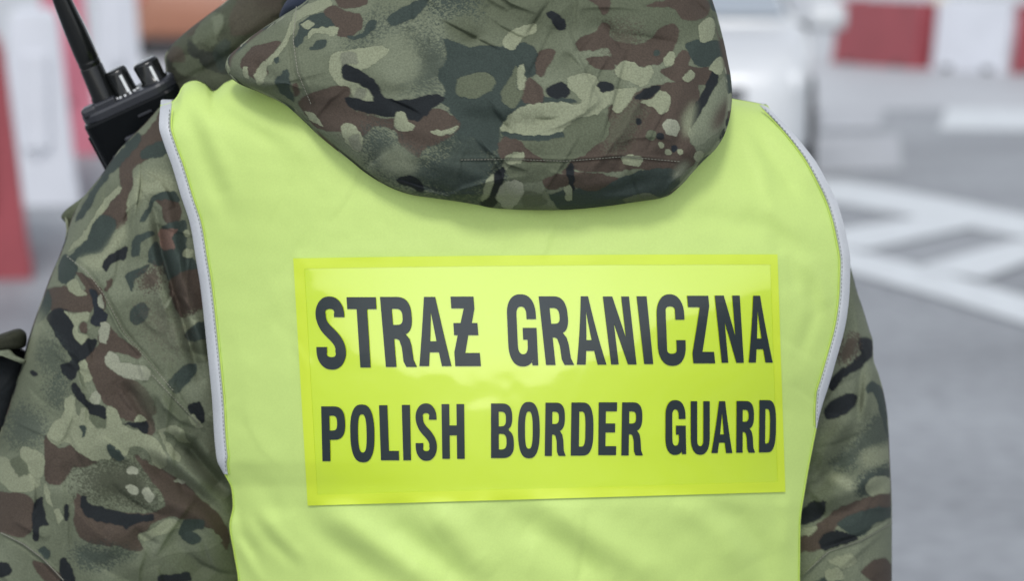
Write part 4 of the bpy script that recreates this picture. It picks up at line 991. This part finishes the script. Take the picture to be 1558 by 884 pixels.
# letters: drawn glyphs of a narrow bold sans, unit box, y down
def arc(cx, cy, rx, ry, a0, a1, n=14, p=1.0):
    t = np.radians(np.linspace(a0, a1, n)); c, s = np.cos(t), np.sin(t)
    return [(cx + rx*np.sign(a)*abs(a)**p, cy + ry*np.sign(b)*abs(b)**p) for a, b in zip(c, s)]
def ribbon2d(path, sx, sy):
    p = np.asarray(path, float); d = np.gradient(p, axis=0); d /= np.hypot(d[:, 0], d[:, 1])[:, None] + 1e-9
    n = np.stack([-d[:, 1], d[:, 0]], 1) * np.array([sx, sy]) / 2
    return [tuple(q) for q in np.concatenate([p + n, (p - n)[::-1]])]
SX, SY = .36, .17
def glyph(ch, sx=SX, sy=SY):
    h, v = sx / 2, sy / 2
    if ch == 'I': return [[(0, 0), (1, 0), (1, 1), (0, 1)]]
    if ch == 'L': return [[(0, 0), (sx*1.15, 0), (sx*1.15, 1-sy), (1, 1-sy), (1, 1), (0, 1)]]
    if ch == 'T': return [[(0, 0), (1, 0), (1, sy), (.5+h, sy), (.5+h, 1), (.5-h, 1), (.5-h, sy), (0, sy)]]
    if ch == 'H': return [[(0, 0), (sx, 0), (sx, .39), (1-sx, .39), (1-sx, 0), (1, 0), (1, 1), (1-sx, 1), (1-sx, .57), (sx, .57), (sx, 1), (0, 1)]]
    if ch == 'E': return [[(0, 0), (1, 0), (1, sy), (sx*1.1, sy), (sx*1.1, .40), (.92, .40), (.92, .57), (sx*1.1, .57), (sx*1.1, 1-sy), (1, 1-sy), (1, 1), (0, 1)]]
    if ch == 'N': return [[(0, 0), (.36, 0), (.70, .60), (.70, 0), (1, 0), (1, 1), (.66, 1), (.30, .40), (.30, 1), (0, 1)]]
    if ch == 'A': return [[(.31, 0), (.69, 0), (1, 1), (.70, 1), (.645, .80), (.355, .80), (.30, 1), (0, 1)], [(.5, .22), (.40, .64), (.60, .64)]]
    if ch == 'Z': return [[(0, 0), (1, 0), (1, .15), (.47, 1-sy), (1, 1-sy), (1, 1), (0, 1), (0, .85), (.55, sy), (0, sy)]]
    if ch == '\u017b': return [[(0, 0), (.93, 0), (.93, .17), (.78, .38), (1, .38), (1, .555), (.60, .555), (.43, 1-sy-.02), (1, 1-sy-.02), (1, 1), (0, 1), (0, .80), (.18, .555), (.04, .555), (.04, .38), (.33, .38), (.50, sy), (0, sy)]]
    if ch == 'O': return [arc(.5, .5, .5, .5, 0, 354, 40, .78), arc(.5, .5, .5-sx*.95, .5-sy, 0, 354, 32, .72)]
    if ch == 'D': return [[(0, 0)] + arc(.48, .5, .52, .5, -90, 90, 22, .7) + [(0, 1)], [(sx, sy)] + arc(.46, .5, .54-sx, .5-sy, -90, 90, 16, .6) + [(sx, 1-sy)]]
    if ch == 'P': return [[(0, 0)] + arc(.5, .305, .5, .305, -90, 90, 20, .75) + [(sx, .61), (sx, 1), (0, 1)], [(sx, sy)] + arc(.47, .305, .53-sx, .305-sy, -90, 90, 12, .7) + [(sx, .44)]]
    if ch == 'R': return [[(0, 0)] + arc(.48, .275, .47, .275, -90, 70, 20, .75) + [(.72, .535), (.83, .60), (.88, .70), (.91, .9), (1, 1), (.66, 1), (.58, .92), (.56, .72), (.50, .62), (.42, .60), (.34, .60), (.34, 1), (0, 1)],
                          [(.34, sy)] + arc(.45, .285, .21, .285-sy, -90, 90, 12, .7) + [(.34, .40)]]
    if ch == 'B': return [[(0, 0)] + arc(.46, .25, .48, .25, -90, 62, 16, .75) + [(.80, .475)] + arc(.47, .735, .53, .265, -62, 90, 18, .75) + [(0, 1)],
                          [(sx, .15)] + arc(.44, .285, .22, .135, -90, 90, 10, .7) + [(sx, .42)], [(sx, .56)] + arc(.44, .70, .24, .145, -90, 90, 10, .7) + [(sx, .845)]]
    if ch == 'U': return [[(0, 0), (sx, 0), (sx, .72)] + arc(.5, .72, .5-sx, .28-sy*.95, 180, 0, 14, .85) + [(1-sx, .72), (1-sx, 0), (1, 0), (1, .66)] + arc(.5, .66, .5, .34, 0, 180, 22, .85)]
    if ch == 'C':
        path = [(1-h, .355), (1-h, .30)] + arc(.5, .30, .5-h, .30-v, 0, -180, 20, .8)[1:] + [(h, .5)] + arc(.5, .70, .5-h, .30-v, 180, 0, 20, .8) + [(1-h, .64)]
        return [ribbon2d(path, sx, sy)]
    if ch == 'G':
        o = [(1-sx, .345), (1-sx, .29)] + arc(.5, .29, .5-sx, .29-sy, 0, -180, 16, .8)[1:] + arc(.5, .70, .5-sx, .30-sy, 180, 8, 16, .8) + [(1-sx, .63), (.52, .63), (.52, .465), (1, .465), (1, .985), (.80, .985), (.78, .93)]
        o += arc(.47, .68, .47, .32, 40, 180, 18, .85) + arc(.5, .30, .5, .30, 180, 360, 22, .85)[1:] + [(1, .345)]
        return [o]
    if ch == 'S':
        path = [(1-h, .285), (1-h, .25)] + arc(.5, .255, .5-h, .255-v, -4, -180, 16, .85) + [(h+.03, .33), (.32, .43), (.66, .565), (.97-h, .66)] + arc(.5, .735, .5-h, .265-v, 0, 180, 16, .85) + [(h, .69)]
        q = np.asarray(path)
        for _ in range(2):
            q = np.concatenate([q[:1], (.75*q[:-1] + .25*q[1:])[:, None].repeat(1, 1).reshape(-1, 2) if False else np.stack([.75*q[:-1] + .25*q[1:], .25*q[:-1] + .75*q[1:]], 1).reshape(-1, 2), q[-1:]])
        return [ribbon2d(q, sx, sy)]

def letter(ch, quad, sx):
    """quad = photo corners (tl, tr, br, bl)"""
    cu = bpy.data.curves.new('letter', 'CURVE'); cu.dimensions = '2D'; cu.fill_mode = 'BOTH'
    for loop in glyph(ch, sx):
        sp = cu.splines.new('POLY'); sp.points.add(len(loop) - 1); sp.use_cyclic_u = True
        for i, (x, y) in enumerate(loop): sp.points[i].co = (x, y, 0, 1)
    tmp = bpy.data.objects.new('letter_tmp', cu); C.objects.link(tmp)
    dg = bpy.context.evaluated_depsgraph_get(); dg.update()
    me = bpy.data.meshes.new_from_object(tmp.evaluated_get(dg))
    bm = bmesh.new(); bm.from_mesh(me)
    bpy.data.objects.remove(tmp); bpy.data.curves.remove(cu); bpy.data.meshes.remove(me)
    bmesh.ops.remove_doubles(bm, verts=bm.verts, dist=1e-5)
    for ax, vals in ((1, np.linspace(.1, .9, 9)), (0, np.linspace(.2, .8, 4))):
        for t in vals:
            n = Vector((0, 1, 0)) if ax else Vector((1, 0, 0))
            bmesh.ops.bisect_plane(bm, geom=list(bm.verts) + list(bm.edges) + list(bm.faces), plane_co=n * float(t + .003), plane_no=n, dist=1e-6)
    bmesh.ops.dissolve_degenerate(bm, edges=bm.edges, dist=2e-3)
    bmesh.ops.triangulate(bm, faces=bm.faces)
    uv = np.array([(v.co.x, v.co.y) for v in bm.verts])
    P = bil(quad, uv[:, 0], uv[:, 1])
    Q = W(P[:, 0], P[:, 1], vestY(P[:, 0], P[:, 1]) - .0023)
    for v, q in zip(bm.verts, Q): v.co = Vector(q)
    for f in bm.faces:
        if f.normal.dot(Vector((0, -1, 0))) < 0: f.normal_flip()
    bm.normal_update()
    for f in bm.faces:
        if f.normal.y > 0: f.normal_flip()
    o = obj_bm('letter', bm, M_INK, vest, False)
    o['label'] = 'dark letter %s' % ch
    return o
TA = (440, 420, 4.1); TB = (750, 420, 3.541); TC = (470, 590, 4.1); TD = (830, 590, 4.1)
# (char, zoom frame, top-left x, top-right x, bottom-left x, bottom-right x, top y, bottom y, stem share)
LET = [('S', TA, 160, 338, 173, 360, 127, 585, .36), ('T', TA, 357, 540, 386, 566, 132, 571, .36), ('R', TA, 566, 765, 603, 797, 130, 568, .34), ('A', TA, 783, 968, 812, 1013, 130, 563, .34), ('\u017b', TA, 1006, 1160, 1036, 1196, 128, 563, .36),
       ('G', TB, 70, 226, 88, 245, 98, 488, .33), ('R', TB, 246, 400, 286, 438, 109, 480, .34), ('A', TB, 440, 545, 452, 612, 109, 478, .34), ('N', TB, 592, 733, 637, 774, 110, 477, .34), ('I', TB, 774, 828, 815, 864, 109, 475, 1), ('C', TB, 878, 1026, 892, 1044, 98, 485, .33), ('Z', TB, 1046, 1160, 1080, 1198, 106, 471, .36), ('N', TB, 1195, 1330, 1233, 1352, 105, 468, .34), ('A', TB, 1372, 1470, 1378, 1508, 106, 467, .34),
       ('P', TC, 76, 223, 84, 232, 117, 460, .34), ('O', TC, 253, 405, 262, 412, 105, 467, .34), ('L', TC, 437, 550, 449, 563, 110, 454, .40), ('I', TC, 579, 630, 589, 637, 108, 454, 1), ('S', TC, 664, 795, 666, 800, 98, 458, .36), ('H', TC, 827, 968, 832, 972, 103, 445, .34),
       ('B', TC, 1136, 1276, 1136, 1280, 99, 440, .34), ('O', TC, 1304, 1440, 1304, 1440, 89, 442, .34), ('R', TD, 0, 128, -5, 126, 94, 427, .34), ('D', TD, 162, 300, 157, 298, 93, 425, .36), ('E', TD, 332, 447, 329, 440, 92, 422, .36), ('R', TD, 478, 612, 473, 608, 92, 424, .34),
       ('G', TD, 748, 872, 748, 878, 78, 421, .34), ('U', TD, 906, 1025, 906, 1025, 85, 420, .34), ('A', TD, 1052, 1152, 1035, 1166, 85, 409, .34), ('R', TD, 1192, 1306, 1190, 1308, 84, 407, .34), ('D', TD, 1335, 1441, 1332, 1436, 78, 405, .36)]
for ch, (ox, oy, k), a, b, c, d, y0, y1, st in LET:
    letter(ch, [(ox + a/k, oy + y0/k), (ox + b/k, oy + y0/k), (ox + d/k, oy + y1/k), (ox + c/k, oy + y1/k)], st)

# ------------------------------------------------------------------ two-way radio clipped at the left shoulder
M_RADIO = mat('black_plastic', (.004, .005, .006), .26, spec=.10, noise=(200, .9, 1.1, 3), bump=(1800, .15, .0002))
M_RTOP = mat('dark_grey_plastic', (.02, .022, .028), .38, bump=(1800, .15, .0002))
M_RGLOSS = mat('glossy_dark_plastic', (.006, .007, .007), .2, spec=.35)
M_WHITE = mat('white_mark', (.75, .77, .78), .5)
M_LED = mat('amber_lens', (.75, .42, .18), .3)
RY = 1.90
o_r = Vector(W(196, 146, RY)); k_r = 1.90 / FPX * 1.005
radio = thing('two_way_radio', 'black two-way radio with thick antenna and two knobs behind the left shoulder', 'radio', tuple(o_r))
# local frame: x along the top, z up along the antenna, tilted left and towards the camera
RM = Matrix.Translation(o_r) @ Matrix.Rotation(math.radians(-25), 4, 'Y') @ Matrix.Rotation(math.radians(10), 4, 'X') @ Matrix.Rotation(math.radians(-4), 4, 'Z')
def R_(x, z, y=0.): return (x * k_r, y, z * k_r)
def radio_part(name, bm, m, parent=None, smooth=False):
    bmesh.ops.transform(bm, matrix=RM, verts=bm.verts)
    bmesh.ops.recalc_face_normals(bm, faces=bm.faces)
    return obj_bm(name, bm, m, parent or radio, smooth)
def rounded_prism(w, d, z0, z1, r, n=8, inset=0.):
    bm = bmesh.new(); ring = []
    for sx_, sy_, a0 in ((1, 1, 0), (-1, 1, 90), (-1, -1, 180), (1, -1, 270)):
        for i in range(n):
            a = math.radians(a0 + 90 * i / (n - 1)); ring.append((sx_ * (w/2 - r) + r*math.cos(a), sy_ * (d/2 - r) + r*math.sin(a)))
    rows = []
    b = min(.003, (z1 - z0) * .3)
    for z, s in ((z0, 0), (z1 - b, 0), (z1 - b*.3, b*.3), (z1, b)):
        rows.append([bm.verts.new((x * (1 - s*2/w), y * (1 - s*2/d), z)) for x, y in ring])
    for p, q in zip(rows, rows[1:]):
        for i in range(len(ring)): bm.faces.new((p[i], p[(i+1) % len(ring)], q[(i+1) % len(ring)], q[i]))
    bm.faces.new(rows[-1]); bm.faces.new(rows[0][::-1])
    return bm
bw, bd = 158 * k_r, .040
bm = rounded_prism(bw, bd, -.15, -.004, .012); radio_part('body', bm, M_RADIO)
bm = rounded_prism(bw * .985, bd * .93, -.006, .003, .017); radio_part('top_plate', bm, M_RTOP)
# raised collar on the face, grip rib, push-to-talk key
bm = bmesh.new(); bm_box(bm, (.012, -bd/2 - .001, -.030), (.052, .004, .011), bev=.0018); radio_part('front_rib', bm, M_RTOP)
bm = bmesh.new(); bm_box(bm, (-.021, -bd/2 - .001, -.037), (.016, .003, .006), bev=.0012); radio_part('grip_rib', bm, M_RTOP)
bm = bmesh.new(); bm_box(bm, (.010, -bd/2 - .0004, -.014), (.012, .0012, .0022), bev=.0004); radio_part('name_plate', bm, M_RTOP)
bm = bmesh.new(); bm_box(bm, (-bw/2 + .011, -.010, .0035), (.014, .013, .009), bev=.003); radio_part('emergency_button', bm, M_RTOP)
bm = bmesh.new(); bm_box(bm, (-bw/2 - .0002, 0, -.04), (.003, .020, .05), bev=.001); radio_part('talk_key', bm, M_RADIO)
def knob(x, r0, r1, h, ticks):
    M = Matrix.Translation((x * k_r, 0, .002))
    r0, r1, h = r0*k_r, r1*k_r, h*k_r
    bm = bmesh.new(); n = 28
    prof = [(r0*1.02, 0), (r0*1.02, h*.12), (r0*.88, h*.16), (r1*1.0, h*.86), (r1*.9, h*.97), (r1*.62, h)]
    rings = []
    for (r, z) in prof:
        ring = []
        for i in range(n):
            a = 2*math.pi*i/n; f = 1 + (.035 if (i % 4 < 2 and z > h*.14) else 0)
            ring.append(bm.verts.new(M @ Vector((r*f*math.cos(a), r*f*math.sin(a), z))))
        rings.append(ring)
    for a, b in zip(rings, rings[1:]):
        for i in range(n): bm.faces.new((a[i], a[(i+1) % n], b[(i+1) % n], b[i]))
    bm.faces.new(rings[-1])
    kn = radio_part('knob', bm, M_RGLOSS, None, True)
    bm = bmesh.new(); bm_box(bm, (x*k_r + r1*.45, -(r0*.9 + r1)/2 * .93, h*.50), (.0022, .0016, h*.72), M=None)
    radio_part('pointer_line', bm, M_WHITE, kn)
    if ticks:
        bm = bmesh.new()
        for i in range(7):
            a = math.radians(205 + 135 * i / 6); Mt = M @ Matrix.Rotation(a, 4, 'Z')
            bm_box(bm, (r0*1.10, 0, h*.05), (.0022, .0016, h*.11), M=Mt)
        t = radio_part('tick_mark', bm, M_WHITE, kn); t['kind'] = 'stuff'
knob(0, 19, 16.5, 43, True); knob(46, 21, 19.5, 36, False)
bm = bmesh.new(); bm_lathe(bm, [(.0032, .002), (.0032, .004), (.002, .0055)], 12, Matrix.Translation((-24*k_r, -.004, 0))); radio_part('indicator_lamp', bm, M_LED, None, True)
bm = bmesh.new()
prof = [(20, 0), (20, 12), (18.5, 16), (17.5, 60), (17, 61), (16.2, 62.5), (17, 64), (17, 70), (16.2, 71.5), (17, 73), (17.2, 90), (16.5, 120), (14.5, 160), (12, 200), (10.5, 240), (9.5, 330), (9, 395), (7, 405), (3, 410)]
bm_lathe(bm, [(r*k_r, z*k_r) for r, z in prof], 28, Matrix.Translation((-35*k_r, .0, .002)) @ Matrix.Rotation(math.radians(4.5), 4, 'Y')); ant = radio_part('antenna', bm, M_RGLOSS, None, True)
bm = bmesh.new(); bm_box(bm, (-31*k_r, -.012, .004), (.018, .008, .007), bev=.0015); radio_part('antenna_socket', bm, M_RTOP)

# ------------------------------------------------------------------ barriers
M_RED = mat('red_plastic', (.27, .048, .06), .5, noise=(2.5, .85, 1.1, 4))
M_PALERED = mat('pale_red_plastic', (.46, .14, .19), .5, noise=(2.5, .85, 1.1, 4))  # paler, pinker red than the other barriers
M_WPLAST = mat('white_plastic', (.56, .58, .63), .45, noise=(3, .93, 1.04, 4))
M_HOLE = mat('dark_recess', (.05, .05, .05), .8)
def barrier(loc, rot, L, H, wb, wt, m, label, group, holes=True):
    t = thing('road_barrier', label, 'barrier', loc, rot, group)
    bm = bmesh.new()
    prof = [(wb/2, 0), (wb/2, .07*H), (wb/2*.93, .14*H), (wt/2 + (wb-wt)*.22, .52*H), (wt/2*1.03, .90*H), (wt/2*.98, .97*H), (wt/2*.8, H)]
    full = prof + [(-x, z) for x, z in prof[::-1]]
    st = [(-L/2, .94), (-L/2 + .03, 1), (L/2 - .03, 1), (L/2, .94)]
    rings = [[bm.verts.new((x * k, y, z)) for x, z in full] for y, k in st]
    for a, b in zip(rings, rings[1:]):
        for i in range(len(full)):
            bm.faces.new((a[i], b[i], b[(i+1) % len(full)], a[(i+1) % len(full)]))
    bm.faces.new(rings[0]); bm.faces.new(rings[-1][::-1])
    bmesh.ops.recalc_face_normals(bm, faces=bm.faces)
    MW = Matrix.Translation(loc) @ Matrix.Rotation(rot, 4, 'Z')
    def part(name, bm, mm, sm=False):
        bmesh.ops.transform(bm, matrix=MW, verts=bm.verts); return obj_bm(name, bm, mm, t, sm)
    part('shell', bm, m)
    for y in (-L*.28, L*.28):
        bm = bmesh.new(); bm_box(bm, (0, y, .035), (wb*1.01, .16, .07)); part('fork_slot', bm, M_HOLE)
    bm = bmesh.new(); bm_lathe(bm, [(.05, H - .005), (.05, H + .02), (.035, H + .025)], 14, Matrix.Translation((0, L*.3, 0))); part('filler_cap', bm, m)
    for s in (-1, 1):
        bm = bmesh.new(); bm_box(bm, (0, s*(L/2 + .015), H*.55), (wt*.5, .05, H*.5), bev=.01); part('end_hook', bm, m)
    bm = bmesh.new(); bm_lathe(bm, [(.045, 0), (.045, .02), (.03, .024)], 14, Matrix.Translation((0, -L/2 + .0, H*.30)) @ Matrix.Rotation(math.pi/2, 4, 'X')); part('drain_plug', bm, m)
    return t
def at_row(px, py):
    g = G(px, py); return g
# receding row on the left: near end of each, right-hand foot at the photo's spot
GL = 'red and white barriers receding along the left'
for (px, py, L, H, m, lab) in [(50, 428, 1.5, 1.12, M_RED, 'red plastic road barrier nearest the camera at the left'), (122, 314, 1.5, 1.15, M_WPLAST, 'white plastic road barrier standing just behind the nearest red barrier'),
                          (152, 236, 1.5, 1.35, M_PALERED, 'pale red plastic road barrier beside the radio antenna'), (222, 172, 1.5, 1.5, M_WPLAST, 'white plastic road barrier right behind the radio knobs')]:
    g = G(px, py); wb = .5
    barrier((g.x - wb/2 + (g.x - wb/2) / g.y * L/2, g.y + L/2, 0), math.atan2(-(g.x - wb/2), g.y), L, H, wb, .30, m, lab, GL)
GR = 'red and white barriers across the far side of the road'
xs = [(1287, 1416, 95, 106, M_RED, 'red plastic road barrier far across the road right of the white car'), (1436, 1548, 106, 112, M_WPLAST, 'white plastic road barrier far across the road between two red barriers'), (1556, 1690, 112, 118, M_RED, 'red plastic road barrier at the right edge beyond the white barrier')]
for x0, x1, pa, pb, m, lab in xs:
    a, b = G(x0, pa), G(x1, pb); L = (b - a).length
    barrier(((a.x + b.x)/2, (a.y + b.y)/2 + .15, 0), math.atan2(b.y - a.y, b.x - a.x) + math.pi/2, L, .82 if m is not M_WPLAST else .84, .42, .22, m, lab, GR)

# slim post between the far barriers
g = G(1428, 92)
post = thing('bollard', 'slim green bollard with a pale top between the far red and white barriers', 'bollard', tuple(g))
for nm, c_, prof in (('post', (.16, .20, .10), [(.10, 0), (.10, .03), (.085, .05), (.085, .52)]), ('cap', (.55, .50, .38), [(.10, .52), (.11, .56), (.11, .78), (.08, .84), (.02, .86)])):
    bm = bmesh.new(); bm_lathe(bm, prof, 16, Matrix.Translation(g)); obj_bm(nm, bm, mat('bollard_' + nm, c_, .5), post, True)

# ------------------------------------------------------------------ cars
M_GLASS = mat('car_glass', (.12, .14, .16), .05, spec=.6, coat=.5)
M_PALEGLASS = mat('pale_reflecting_glass', (.30, .34, .38), .06, spec=.8, coat=1.)
M_TYRE = mat('tyre_rubber', (.025, .025, .027), .8); M_RIMM = mat('alloy', (.45, .46, .48), .3, metal=.8)
M_TRIM = mat('black_trim', (.03, .03, .033), .6); M_LAMP = mat('headlamp_lens', (.7, .72, .74), .1, coat=1.); M_RLAMP = mat('tail_lamp_lens', (.35, .02, .02), .15, coat=1.)
def car(loc, rot, paint, label, glass=M_GLASS):
    """length along y, nose at -y"""
    t = thing('parked_car', label, 'car', loc, rot)
    MW = Matrix.Translation(loc) @ Matrix.Rotation(rot, 4, 'Z')
    def part(name, bm, mm, parent=None, sm=False):
        bmesh.ops.recalc_face_normals(bm, faces=bm.faces)
        bmesh.ops.transform(bm, matrix=MW, verts=bm.verts); return obj_bm(name, bm, mm, parent or t, sm)
    def section(y, w, z0, z1, r):
        pts = []
        for cx_, cz, a0 in ((w - r, z1 - r, 0), (-w + r, z1 - r, 90), (-w + r*.6, z0 + r*.6, 180), (w - r*.6, z0 + r*.6, 270)):
            rr = r if a0 < 180 else r*.6
            for i in range(5):
                a = math.radians(a0 + 90*i/4); pts.append((cx_ + rr*math.cos(a), y, cz + rr*math.sin(a)))
        return pts
    bm = bmesh.new(); rings = []
    for y, w, z0, z1, r in [(-2.15, .62, .32, .66, .12), (-2.08, .76, .24, .78, .14), (-1.9, .85, .20, .88, .15), (-1.4, .90, .19, .96, .14), (-.95, .91, .19, 1.02, .12), (0, .92, .19, 1.03, .10), (1.2, .92, .19, 1.04, .11), (1.8, .89, .22, 1.04, .13), (2.05, .80, .26, .98, .15), (2.13, .66, .36, .86, .12)]:
        rings.append([bm.verts.new(p) for p in section(y, w, z0, z1, r)])
    def skin(rings):
        for a, b in zip(rings, rings[1:]):
            for i in range(len(a)): bm.faces.new((a[i], a[(i+1) % len(a)], b[(i+1) % len(a)], b[i]))
        bm.faces.new(rings[0]); bm.faces.new(rings[-1])
    skin(rings)
    body = part('body', bm, paint, None, True)
    bm = bmesh.new(); rings = []
    for y, w, z1 in [(-1.0, .74, 1.02), (-.98, .74, 1.05), (-.35, .66, 1.44), (-.1, .65, 1.50), (.8, .64, 1.50), (1.5, .64, 1.42), (1.85, .70, 1.08), (1.88, .70, 1.02)]:
        b = .80
        rings.append([bm.verts.new(p) for p in [(-b, y, .98), (b, y, .98), (b, y, 1.0 + (z1-1.0)*.1), (w, y, z1 - (z1-1)*.12), (w - .08, y, z1), (-w + .08, y, z1), (-w, y, z1 - (z1-1)*.12), (-b, y, 1.0 + (z1-1.0)*.1)]])
    skin(rings)
    part('roof', bm, paint, None, True)
    def quad(name, pts, mm, th=.012):
        bm = bmesh.new(); vs = [bm.verts.new(p) for p in pts]; f = bm.faces.new(vs)
        n = Vector(np.cross(np.array(pts[1]) - np.array(pts[0]), np.array(pts[2]) - np.array(pts[0]))).normalized()
        r = bmesh.ops.extrude_face_region(bm, geom=[f]); bmesh.ops.translate(bm, vec=n*th, verts=[v for v in r['geom'] if isinstance(v, bmesh.types.BMVert)])
        return part(name, bm, mm)
    quad('windscreen', [(-.74, -1.0, 1.07), (.74, -1.0, 1.07), (.60, -.38, 1.435), (-.60, -.38, 1.435)], glass, .012)
    quad('rear_window', [(.62, 1.87, 1.10), (-.62, 1.87, 1.10), (-.56, 1.55, 1.38), (.56, 1.55, 1.38)], glass)
    for s in (-1, 1):
        for y0, y1, y2, y3 in ((-.80, .32, .32, -.30), (.40, 1.45, 1.30, .40)):
            q = [(s*.805, y0, 1.06), (s*.805, y1, 1.06), (s*.665, y2, 1.43), (s*.665, y3, 1.43)]
            quad('side_window', q if s > 0 else q[::-1], glass)
        bm = bmesh.new(); bm_box(bm, (s*1.04, -.72, 1.06), (.27, .15, .19), bev=.05); mir = part('mirror', bm, paint, None, True)
        bm = bmesh.new(); bm_box(bm, (s*.90, -.70, 1.00), (.16, .06, .05), bev=.01); part('mirror_arm', bm, M_TRIM, mir)
        bm = bmesh.new(); bm_box(bm, (s*.66, -2.0, .68), (.30, .16, .16), bev=.05); part('headlight', bm, M_LAMP, None, True)
        bm = bmesh.new(); bm_box(bm, (s*.72, 2.02, .82), (.20, .12, .22), bev=.04); part('tail_light', bm, M_RLAMP, None, True)
        for y0, y1 in ((-.85, .35), (.37, 1.35)):
            bm = bmesh.new(); bm_box(bm, (s*.915, (y0+y1)/2, .65), (.02, y1 - y0 - .02, .66), bev=.008); d = part('door', bm, paint)
            bm = bmesh.new(); bm_box(bm, (s*.935, y1 - .16, .86), (.03, .16, .03), bev=.008); part('handle', bm, paint, d)
        for y in (-1.35, 1.32):
            M = Matrix.Translation((s*.80, y, .315)) @ Matrix.Rotation(math.pi/2, 4, 'Y')
            bm = bmesh.new(); bm_lathe(bm, [(.20, -.10), (.30, -.11), (.315, -.08), (.315, .08), (.30, .11), (.20, .10)], 28, M); wh = part('wheel', bm, M_TYRE, None, True)
            bm = bmesh.new(); bm_lathe(bm, [(.20, -.105), (.17, -.08), (.05, -.12), (.05, .12), (.17, .08), (.20, .105)], 20, M); part('rim', bm, M_RIMM, wh, True)
            bm = bmesh.new(); bm_lathe(bm, [(.37, s*.09), (.37, s*.125), (.34, s*.125)], 28, M); part('wheel_arch', bm, M_TRIM)
    bm = bmesh.new(); bm_box(bm, (0, -2.125, .60), (.90, .06, .10), bev=.015); part('grille', bm, M_TRIM)
    bm = bmesh.new(); bm_box(bm, (0, -2.10, .33), (1.25, .08, .12), bev=.02); part('air_intake', bm, M_TRIM)
    bm = bmesh.new(); bm_box(bm, (0, -2.18, .46), (.52, .02, .11), bev=.004); part('number_plate', bm, M_WHITE)
    bm = bmesh.new(); bm_box(bm, (0, 0, .17), (1.5, 4.05, .20)); part('underbody', bm, M_TRIM)
    return t
M_WCAR = mat('white_car_paint', (.52, .54, .56), .35, coat=.25, noise=(1.5, .97, 1.02, 2))
M_BCAR = mat('copper_car_paint', (.30, .13, .078), .4, coat=.3, noise=(1.5, .95, 1.04, 2))
wheel = G(1250, 268)
car((wheel.x - .90, wheel.y + 1.35, 0), math.radians(-4), M_WCAR, 'white car parked facing the camera beside the right edge of the hood', M_PALEGLASS)
g = G(205, 88)
car((g.x + .93, g.y + 2.1, 0), math.radians(178), M_BCAR, 'copper brown car parked far back behind the radio')
